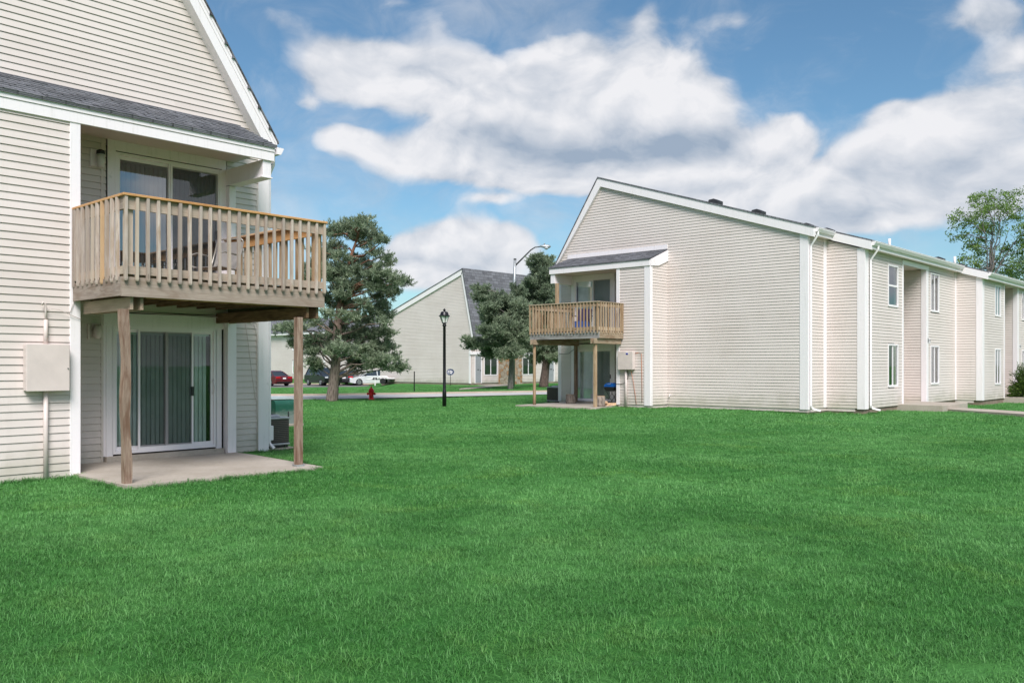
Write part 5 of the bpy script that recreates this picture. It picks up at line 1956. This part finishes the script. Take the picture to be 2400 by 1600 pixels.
# green transformer cabinet
m, N, p, o = mat('faded green enamel')
g = N.n('ShaderNodeTexCoord').outputs['Object']
s = N.n('ShaderNodeSeparateXYZ', ins={0: g})
n = N.noise(scaled(N, g, (1.5, 1.5, 4)), 2.5, 6, .7, .6)
f = N.smooth(N.m('ADD', s.outputs[2], N.m('MULTIPLY', N.m('SUBTRACT', n, .5), .45)), .22, .42)
c = N.mix(f, (.22, .25, .23), (.015, .10, .065))
c = N.mix(N.smooth(n, .55, .75, 0, .5), c, (.20, .30, .26))
N.link(c, p.inputs['Base Color']); p.inputs['Roughness'].default_value = .35
M_GREEN = m
TR = empty('transformer_cabinet', (12.1, 18.95, 0), 'faded dark green utility cabinet on the lawn behind the far balcony post', 'utility cabinet')
mb = MB()
prof = [(0, 0), (0, .50)]+[(.10-.10*math.cos(a), .50+.12*math.sin(a)) for a in [math.pi/2*k/6 for k in range(1, 7)]]+[(.75, .66), (.85, .64), (.85, 0)]
mb.prism([(18.95+y, z) for y, z in prof], 'X', 12.1, 12.78)
mb.build('cabinet_body', M_GREEN, TR)
mb = MB(); mb.prism([(18.99+y, z) for y, z in ((.1, .64), (.75, .668), (.75, .685), (.1, .66))], 'X', 12.08, 12.80); mb.build('lid', simple('pale cabinet top', (.50, .56, .53), .35, var=.1), TR)  # separate sheet along the cabinet top, paler than the body
mb = MB(); mb.box(12.45, 12.475, 18.93, 18.955, .2, .34); mb.build('latch', M_DGREY, TR)
mb = MB(); mb.box(12.0, 12.86, 18.85, 19.95, -.1, .03, .01); mb.build('concrete_pad', M_CONC, TR)

# ================================================================== LAMP POST
M_LPB = simple('black painted iron', (.010, .009, .011), .35, .2, var=.2)
LP = empty('lamp_post', (22.11, 23.53, -.02), 'black iron lamp post with a lantern standing on the lawn', 'lamp post')
mb = MB(); mb.lathe([(.075, 0), (.075, .55), (.062, .60), (.056, .62), (.054, 1.6), (.05, 2.92), (.072, 2.95), (.072, 2.99), (.045, 3.02)], seg=18)
mb.build('pole', M_LPB, LP, local=True)
mb = MB()
for a in [math.pi/4+math.pi/2*k+.3 for k in range(4)]:
    mb.beam((.075*math.cos(a), .075*math.sin(a), 3.05), (.15*math.cos(a)*1.2, .15*math.sin(a)*1.2, 3.31), .016, .016)
mb.lathe([(.05, 3.02), (.085, 3.05), (.085, 3.065), (.05, 3.07)], seg=16)
mb.build('lantern_frame', M_LPB, LP, local=True)
mb = MB(); mb.lathe([(.205, 3.30), (.205, 3.325), (.165, 3.345), (.125, 3.46), (.06, 3.475), (.03, 3.49), (.05, 3.52), (.045, 3.555), (.015, 3.575), (.008, 3.60)], seg=20, smooth=False)
mb.build('lantern_cap', M_LPB, LP, local=True)
mb = MB(); mb.lathe([(.085, 3.065), (.19, 3.302)], seg=4, smooth=False)
mb_v = [(x*math.cos(.3)-y*math.sin(.3), x*math.sin(.3)+y*math.cos(.3), z) for x, y, z in mb.v]
mb.v = mb_v
mb.build('lantern_glass', simple('frosted lantern glass', (.86, .84, .82), .25, var=.03), LP, local=True)

# ================================================================== HYDRANT
M_RED = simple('red hydrant paint', (.66, .016, .018), .4, var=.18, vs=12)
HY = empty('fire_hydrant', (23.91, 30.04, -.01), 'red fire hydrant on the grass beside the road', 'fire hydrant')
mb = MB(); mb.lathe([(.15, 0), (.15, .035), (.10, .04), (.10, .30), (.125, .31), (.125, .335), (.105, .34), (.105, .37)], seg=20); mb.build('barrel', M_RED, HY, local=True)
mb = MB(); mb.lathe([(.14, .37), (.14, .395), (.115, .40), (.105, .45), (.07, .50), (.04, .52), (.03, .53), (.03, .575), (.02, .60)], seg=20); mb.build('bonnet', M_RED, HY, local=True)
for sgn, nm in ((1, 'outlet_cap'), (-1, 'outlet_cap')):
    mb = MB(); r_ = Vector((DX, -DY, 0))*sgn
    mb.tube([r_*.08+Vector((0, 0, .27)), r_*.14+Vector((0, 0, .27)), r_*.141+Vector((0, 0, .27)), r_*.175+Vector((0, 0, .27)), r_*.176+Vector((0, 0, .27)), r_*.20+Vector((0, 0, .27))], [.045, .045, .06, .055, .022, .02], 12)
    mb.build(nm, M_RED, HY, local=True)
mb = MB(); r_ = Vector((-DY, -DX, 0)); mb.tube([r_*.08+Vector((0, 0, .25)), r_*.15+Vector((0, 0, .25)), r_*.151+Vector((0, 0, .25)), r_*.19+Vector((0, 0, .25))], [.06, .06, .078, .07], 14); mb.build('pumper_cap', M_RED, HY, local=True)

# ================================================================== THIN POST, DISH, STREET LIGHT
mb = MB(); mb.box(-.022, .022, -.022, .022, 0, 1.16); mb.box(-.03, .03, -.006, .006, .6, 1.15)
po = mb.build('marker_post', M_BLACK, None, local=True); po.location = (33.08, 37.69, -.02)
tag(po, 'thin black stake standing on the far lawn by the road', 'stake')
SD = empty('satellite_dish', (44.95, 47.2, 0), 'dark blue satellite dish on a short mast beside the gable of the centre building', 'satellite dish')
M_DISH = simple('dark blue dish', (.05, .065, .11), .4, var=.1)
nrm = Vector((-.70, -.58, .42)).normalized()
s1 = nrm.cross(Vector((0, 0, 1))).normalized(); s2 = s1.cross(nrm)
cen = Vector((0, 0, .98))
vs, fs = [cen-nrm*.05], []
for j in range(1, 5):
    r = .29*j/4
    for k in range(24):
        a = 2*math.pi*k/24
        vs.append(cen+s1*r*math.cos(a)+s2*r*math.sin(a)*.92-nrm*.05*(1-(j/4)**2))
for k in range(24):
    fs.append((0, 1+k, 1+(k+1) % 24))
for j in range(3):
    for k in range(24):
        a, b = 1+j*24+k, 1+j*24+(k+1) % 24
        fs.append((a, a+24, b+24, b))
mb = MB(); mb.mesh(vs, fs, True); mb.build('reflector', M_DISH, SD, local=True)
mb = MB(); mb.tube([(.06, .05, -.05), (.06, .05, .75), (.03, .02, .95)], .02, 8); mb.build('mast', M_DGREY, SD, local=True)
mb = MB(); mb.tube([cen-s2*.26, cen-s2*.18+nrm*.30], .012, 6); q = cen-s2*.15+nrm*.33; mb.box(q.x-.04, q.x+.04, q.y-.04, q.y+.04, q.z-.035, q.z+.035, .01); mb.build('feed_arm', M_ALU, SD, local=True)
# pale swoosh mark on the dish
mb = MB()
for (u0, v0, u1, v1, t) in ((-.16, .02, .02, .10, .05), (.0, -.02, .15, .08, .05), (-.12, -.10, .05, -.03, .045)):
    a, b = cen+s1*u0+s2*v0-nrm*.028, cen+s1*u1+s2*v1-nrm*.028
    mb.beam(a, b, t, .004, up=nrm)
mb.build('mark', M_TRIM2, SD, local=True)

SL = empty('street_light', tuple(at_depth(1202, 905, 61)*Vector((1, 1, 0))), 'tall grey street light with a curved arm rising behind the small pine', 'street light')
b0 = Vector(SL.location)
T0 = at_depth(1207, 606, 61)
mb = MB(); mb.tube([b0, at_depth(1203, 750, 61), at_depth(1205.5, 670, 61), T0], [.14, .12, .10, .09], 12); mb.build('pole', M_ALU, SL)
mb = MB(); mb.tube([at_depth(1207, 606, 61), at_depth(1207, 609, 61)], [.10, .10], 10)
mb.tube([at_depth(1208, 622, 61), at_depth(1226, 604, 61), at_depth(1244, 586, 61), at_depth(1254, 579.5, 61), at_depth(1268, 578, 61)], [.055, .05, .045, .04, .035], 8)
mb.build('arm', M_DGREY, SL)
e0, e1 = at_depth(1265, 578, 61), at_depth(1291, 579, 61)
mb = MB()
pts = [e0.lerp(e1, t) for t in (0, .2, .5, .85, 1)]
mb.tube([p+Vector((0, 0, .03)) for p in pts], [.04, .09, .13, .12, .03], 12)
mb.tube([at_depth(1276, 573, 61), at_depth(1276, 570, 61)], .05, 8)
hd = mb.build('lamp_head', M_ALU, SL)
mb = MB(); c = e0.lerp(e1, .6); mb.lathe([(.16, 0), (.13, -.12), (.05, -.17)], (c.x, c.y, c.z-.02), 14); mb.build('lens', simple('lamp lens', (.45, .48, .5), .15, var=.05), hd)

# ================================================================== CARS
M_TYRE = simple('tyre rubber', (.012, .012, .013), .8)
M_RIM = simple('alloy rim', (.45, .46, .48), .3, .8)
M_CGL = simple('car window glass', (.025, .032, .038), .06, var=.0, spec=.9)
M_HL = simple('headlight', (.55, .58, .6), .12, var=.02)
M_TL = simple('tail light', (.45, .01, .015), .2, var=.05)


def paint(name, col):
    return simple(name, col, .28, .25, var=.03, coat=.35)


def car(label, loc, rz, pm_, kind='sedan'):
    root = empty('parked_car', loc, label, 'car', 'cars in the car park', rz)
    L2, W2 = 2.3, .90
    if kind == 'sedan':
        low = [(-2.28, .32), (-2.30, .62), (-2.22, .88), (-1.75, .95), (-1.2, .93), (.85, .90), (1.6, .80), (2.15, .68), (2.3, .52), (2.28, .28), (1.9, .2), (-1.9, .2)]
        gh = [(-1.75, .94), (-1.05, 1.34), (-.75, 1.42), (.1, 1.43), (.35, 1.38), (1.15, .90)]
    else:
        low = [(-2.28, .36), (-2.32, .70), (-2.28, 1.02), (-1.6, 1.04), (.85, 1.02), (1.7, .98), (2.2, .88), (2.3, .65), (2.28, .34), (1.9, .26), (-1.9, .26)]
        gh = [(-2.2, 1.03), (-1.95, 1.60), (-1.7, 1.68), (.0, 1.70), (.3, 1.62), (1.05, 1.02)]
    secs = [(-1, .90, .0), (-.96, .97, .02), (0, 1.0, .035), (.96, .97, .02), (1, .90, .0)]
    vs, fs = [], []
    n = len(low)
    cx = 0
    for (yy, sc, up) in secs:
        for (x, z) in low:
            vs.append((x*(.985 if abs(yy) > .97 else 1), yy*W2, .55+(z-.55)*sc+up*(z > .8)))
    for i in range(len(secs)-1):
        for k in range(n):
            fs.append((i*n+k, i*n+(k+1) % n, (i+1)*n+(k+1) % n, (i+1)*n+k))
    fs += [tuple(range(n)), tuple((len(secs)-1)*n+k for k in reversed(range(n)))]
    mb = MB(); mb.mesh(vs, fs)
    # roof skin and pillars
    g2 = gh
    roof_pts = g2[1:5]
    for i in range(len(roof_pts)-1):
        (x0, z0), (x1, z1) = roof_pts[i], roof_pts[i+1]
        mb.mesh([(x0, -.62, z0+.004), (x1, -.62, z1+.004), (x1, .62, z1+.004), (x0, .62, z0+.004), (x0, -.60, z0-.03), (x1, -.60, z1-.03), (x1, .60, z1-.03), (x0, .60, z0-.03)],
                [(0, 1, 2, 3), (0, 4, 5, 1), (3, 2, 6, 7), (4, 7, 6, 5)])
    for sgn in (-1, 1):
        for (a, b) in ((g2[0], g2[1]), (g2[4], g2[5])):
            mb.beam((a[0], sgn*.80, a[1]), (b[0], sgn*.625, b[1]), .06, .05)
        mb.beam((-.35, sgn*.81, .95 if kind == 'sedan' else 1.04), (-.33, sgn*.635, 1.42 if kind == 'sedan' else 1.69), .07, .04)
    mb.build('body', pm_, root, local=True)
    mb = MB()
    m_ = len(gh)
    vs = [(x, -.79+(.18 if z > 1.2 else 0), z-.012) for x, z in gh]+[(x, .79-(.18 if z > 1.2 else 0), z-.012) for x, z in gh]
    mb.mesh(vs, [tuple(range(m_)), tuple(range(m_, 2*m_))[::-1]]+[(i, (i+1) % m_, m_+(i+1) % m_, m_+i) for i in range(m_)])
    mb.build('windows', M_CGL, root, local=True)
    for x in (-1.38, 1.40):
        for sgn in (-1, 1):
            y0, y1 = sgn*.72, sgn*.915
            mb = MB(); mb.tube([(x, y0, .33), (x, y1-.02*sgn, .33), (x, y1, .33)], [.33, .33, .30], 20)
            w = mb.build('wheel', M_TYRE, root, local=True)
            mb = MB(); mb.tube([(x, y1, .33), (x, y1+.008*sgn, .33)], [.21, .19], 14); mb.build('rim', M_RIM, w, local=True)
    for sgn in (-1, 1):
        zz = .70 if kind == 'sedan' else .82
        mb = MB(); mb.box(2.10, 2.295, sgn*.52, sgn*.82, zz-.10, zz+.05, .02); mb.build('headlight', M_HL, root, local=True)
        mb = MB(); mb.box(-2.30, -2.14, sgn*.40, sgn*.86, zz+.02, zz+.17, .02); mb.build('tail_light', M_TL, root, local=True)
        mb = MB(); mb.box(.75, .90, sgn*.86, sgn*1.0, .96, 1.08, .02); mb.build('mirror', M_BLACK, root, local=True)
    mb = MB(); mb.box(-2.325, -2.30, -.16, .16, .66, .80); mb.build('number_plate', M_TRIM2, root, local=True)
    mb = MB(); mb.box(2.26, 2.31, -.45, .45, .45, .62, .01); mb.box(-2.325, -2.28, -.8, .8, .30, .42, .01); mb.build('grille', M_BLACK, root, local=True)
    return root


P2 = math.pi/2
car('dark red sedan seen from behind, left of the far balcony post', (*gp(634, 82), -.45), P2, paint('dark red car paint', (.13, .010, .016)))
car('black parked SUV left of the pine trunk', (*gp(757, 83.5), -.45), math.atan2(-.983, -.187), paint('black car paint', (.008, .008, .010)), 'suv')
car('white parked sedan right of the pine trunk', (*gp(872, 84.5), -.45), math.atan2(.45, -.89), paint('white car paint', (.75, .75, .77)))
car('dark grey parked car half hidden behind the pine foliage', (*gp(822, 86.0), -.45), math.atan2(.6, .8), paint('graphite car paint', (.05, .052, .058)))

UT = empty('utility_trailer', (46.1, 56.3, -.05), 'low white utility trailer by the gable of the centre building', 'trailer')
d_ = Vector((DX, -DY, 0)); n_ = Vector((DY, DX, 0))
mb = MB(); mb.beam(d_*-.9+Vector((0, 0, .38)), d_*.9+Vector((0, 0, .38)), .9, .06); mb.build('bed', M_DGREY, UT, local=True)
mb = MB()
for s_ in (-1, 1):
    mb.beam(d_*-.95+n_*.45*s_+Vector((0, 0, .48)), d_*.95+n_*.45*s_+Vector((0, 0, .46)), .05, .07)
    mb.tube([d_*-.40+n_*.5*s_+Vector((0, 0, .40)), d_*-.25+n_*.5*s_+Vector((0, 0, .60)), d_*.2+n_*.5*s_+Vector((0, 0, .60)), d_*.35+n_*.5*s_+Vector((0, 0, .40))], .05, 6)
mb.tube([d_*-.95+Vector((0, 0, .42)), d_*-1.5+Vector((0, 0, .35))], .04, 6)
mb.build('side_rail', M_TRIM2, UT, local=True)
for s_ in (-1, 1):
    mb = MB(); mb.tube([n_*.42*s_+Vector((0, 0, .24)), n_*.58*s_+Vector((0, 0, .24))], .24, 14); mb.build('wheel', M_TYRE, UT, local=True)
PS = empty('parking_sign', tuple(at_depth(879, 898, 64)*Vector((1, 1, 0))), 'small white sign with a black top on a post by the white sedan', 'sign')
mb = MB(); mb.box(-.03, .03, -.03, .03, 0, .6); mb.build('post', M_TRIM2, PS, local=True)
mb = MB(); mb.beam(d_*-.14+Vector((0, 0, .50)), d_*.14+Vector((0, 0, .50)), .04, .16); mb.build('sign_plate', M_BLACK, PS, local=True)

# ================================================================== GRILL, LOGS, CHAIRS
GR = empty('barbecue_grill', (26.22, 18.98, .045), 'small blue barbecue on crossed black legs by the ground-floor door', 'barbecue')
M_BBQ = simple('blue enamel', (.01, .12, .48), .25, var=.1)
mb = MB()
prof = [(.24*math.cos(a), .24*math.sin(a)) for a in [math.pi*k/10 for k in range(11)]]
mb.prism([(x*1.0, .66+z*.62) for x, z in prof], 'X', -.17, .17)
mb.build('lid', M_BBQ, GR, local=True)
mb = MB(); mb.prism([(.24, .66), (-.24, .66), (-.20, .56), (-.10, .50), (.10, .50), (.20, .56)], 'X', -.17, .17); mb.build('bowl', M_BLACK, GR, local=True)
for s_ in (-1, 1):
    for q in (-.14, .14):
        mb = MB(); mb.tube([(q, s_*.17, .52), (q, -s_*.20, .0)], .010, 6); mb.build('leg', M_BLACK, GR, local=True)
mb = MB(); mb.tube([(-.175, -.08, .76), (-.21, -.08, .76), (-.21, .08, .76), (-.175, .08, .76)], .008, 6); mb.build('lid_handle', M_ALU, GR, local=True)

M_LOGB = bark_mat('log bark', (.12, .09, .075), (.30, .24, .20))
M_LOGE = simple('cut log face', (.42, .28, .16), .85, var=.2, vs=18)
for (x, y, r, h, lb) in ((26.15, 20.85, .19, .33, 'rough grey log stump beside the far left door frame'), (24.88, 18.50, .16, .36, 'upright log stump right of the front balcony post')):
    lg = empty('log_stump', (x, y, .045), lb, 'log', 'log stumps on the small patio')
    mb = MB(); rn = random.Random(int(x*10))
    prof = [(r*1.05, 0), (r, .08), (r*.97, h*.5), (r*.99, h)]
    mb.lathe(prof, seg=18)
    mb.v = [(a*(1+rn.uniform(-.06, .06)), b*(1+rn.uniform(-.06, .06)), c) for a, b, c in mb.v]
    mb.build('bark', M_LOGB, lg, local=True)
    mb = MB(); mb.lathe([(r*.96, h), (r*.93, h+.012)], seg=18); mb.build('cut_face', M_LOGE, lg, local=True)
M_SPLIT = simple('split firewood', (.62, .40, .24), .8, var=.25, vs=14)
for i, (x, y, z, a, lb) in enumerate(((25.45, 18.72, .05, .3, 'split firewood stick lying lowest in front of the barbecue'),
                                      (25.62, 18.62, .06, .9, 'split firewood stick lying nearest the bay corner'),
                                      (25.40, 18.80, .13, .1, 'split firewood stick on top of the small pile by the barbecue'))):
    mb = MB(); mb.prism([(-.05, 0), (.05, 0), (.03, .07), (-.02, .085)], 'X', -.21, .21)
    o = mb.build('firewood', M_SPLIT, None, local=True)
    o.location = (x, y, z); o.rotation_euler = (0, 0, a+1.4)
    tag(o, lb, 'firewood', 'split firewood on the small patio')

# sling chair on the near balcony
M_SLING = simple('grey mesh sling', (.23, .21, .20), .8, var=.08)
M_FRAME = simple('taupe chair frame', (.32, .29, .26), .35, .4, var=.05)
CH = empty('patio_chair', (7.05, 12.75, 2.632), 'grey sling patio chair on the near balcony', 'chair', rz=math.atan2(-.35, -.94))
mb = MB()
pb_ = [(.21, 0, .40), (-.22, 0, .36), (-.36, 0, .86)]
for s_ in (-1, 1):
    mb.tube([(.25, s_*.27, .0), (.23, s_*.27, .40), (.22, s_*.27, .58), (.10, s_*.27, .62), (-.24, s_*.27, .60)], .013, 6)
    mb.tube([(-.28, s_*.27, .0), (-.20, s_*.27, .36), (-.36, s_*.26, .84)], .013, 6)
    mb.tube([(.25, s_*.25, .40), (-.21, s_*.25, .36)], .012, 6)
mb.tube([(-.36, -.26, .84), (-.375, -.20, .89), (-.375, .20, .89), (-.36, .26, .84)], .013, 6)
mb.tube([(.24, -.27, .02), (.24, .27, .02)], .011, 6)
mb.build('frame', M_FRAME, CH, local=True)
mb = MB()
for i in range(8):
    t0, t1 = i/8, (i+1)/8
    def B_(t): return (-.20-.165*t-.02*math.sin(math.pi*t), .37+.47*t)
    (x0, z0), (x1, z1) = B_(t0), B_(t1)
    mb.poly([(x0, -.235, z0), (x0, .235, z0), (x1, .235, z1), (x1, -.235, z1)])
mb.build('back_sling', M_SLING, CH, local=True, recalc=False)
mb = MB(); mb.box(-.20, .23, -.235, .235, .375, .385); mb.build('seat_sling', M_SLING, CH, local=True)

CC = empty('camping_chair', (25.45, 19.75, 2.69), 'blue folding camping chair on the small balcony', 'chair', rz=math.radians(200))
M_NAVY = simple('navy fabric', (.018, .012, .055), .85, var=.1)
M_ROYAL = simple('royal blue fabric', (.02, .07, .26), .8, var=.12)
mb = MB(); mb.prism([(-.22, .38), (-.26, .42), (-.36, .88), (-.33, .88)], 'Y', -.25, .25)
mb.build('back_rest', M_NAVY, CC, local=True)
mb = MB(); mb.prism([(.26, .40), (-.24, .36), (-.24, .12), (.26, .16)], 'Y', -.27, .27); mb.build('seat', M_ROYAL, CC, local=True)
for s_ in (-1, 1):
    mb = MB(); mb.tube([(.30, s_*.30, 0), (-.25, s_*.27, .40), (-.36, s_*.26, .86)], .012, 6); mb.tube([(-.30, s_*.30, 0), (.25, s_*.28, .60)], .012, 6)
    mb.build('leg', M_BLACK, CC, local=True)
    mb = MB(); mb.beam((-.30, s_*.29, .60), (.28, s_*.29, .61), .05, .02); mb.build('arm_rest', M_NAVY, CC, local=True)
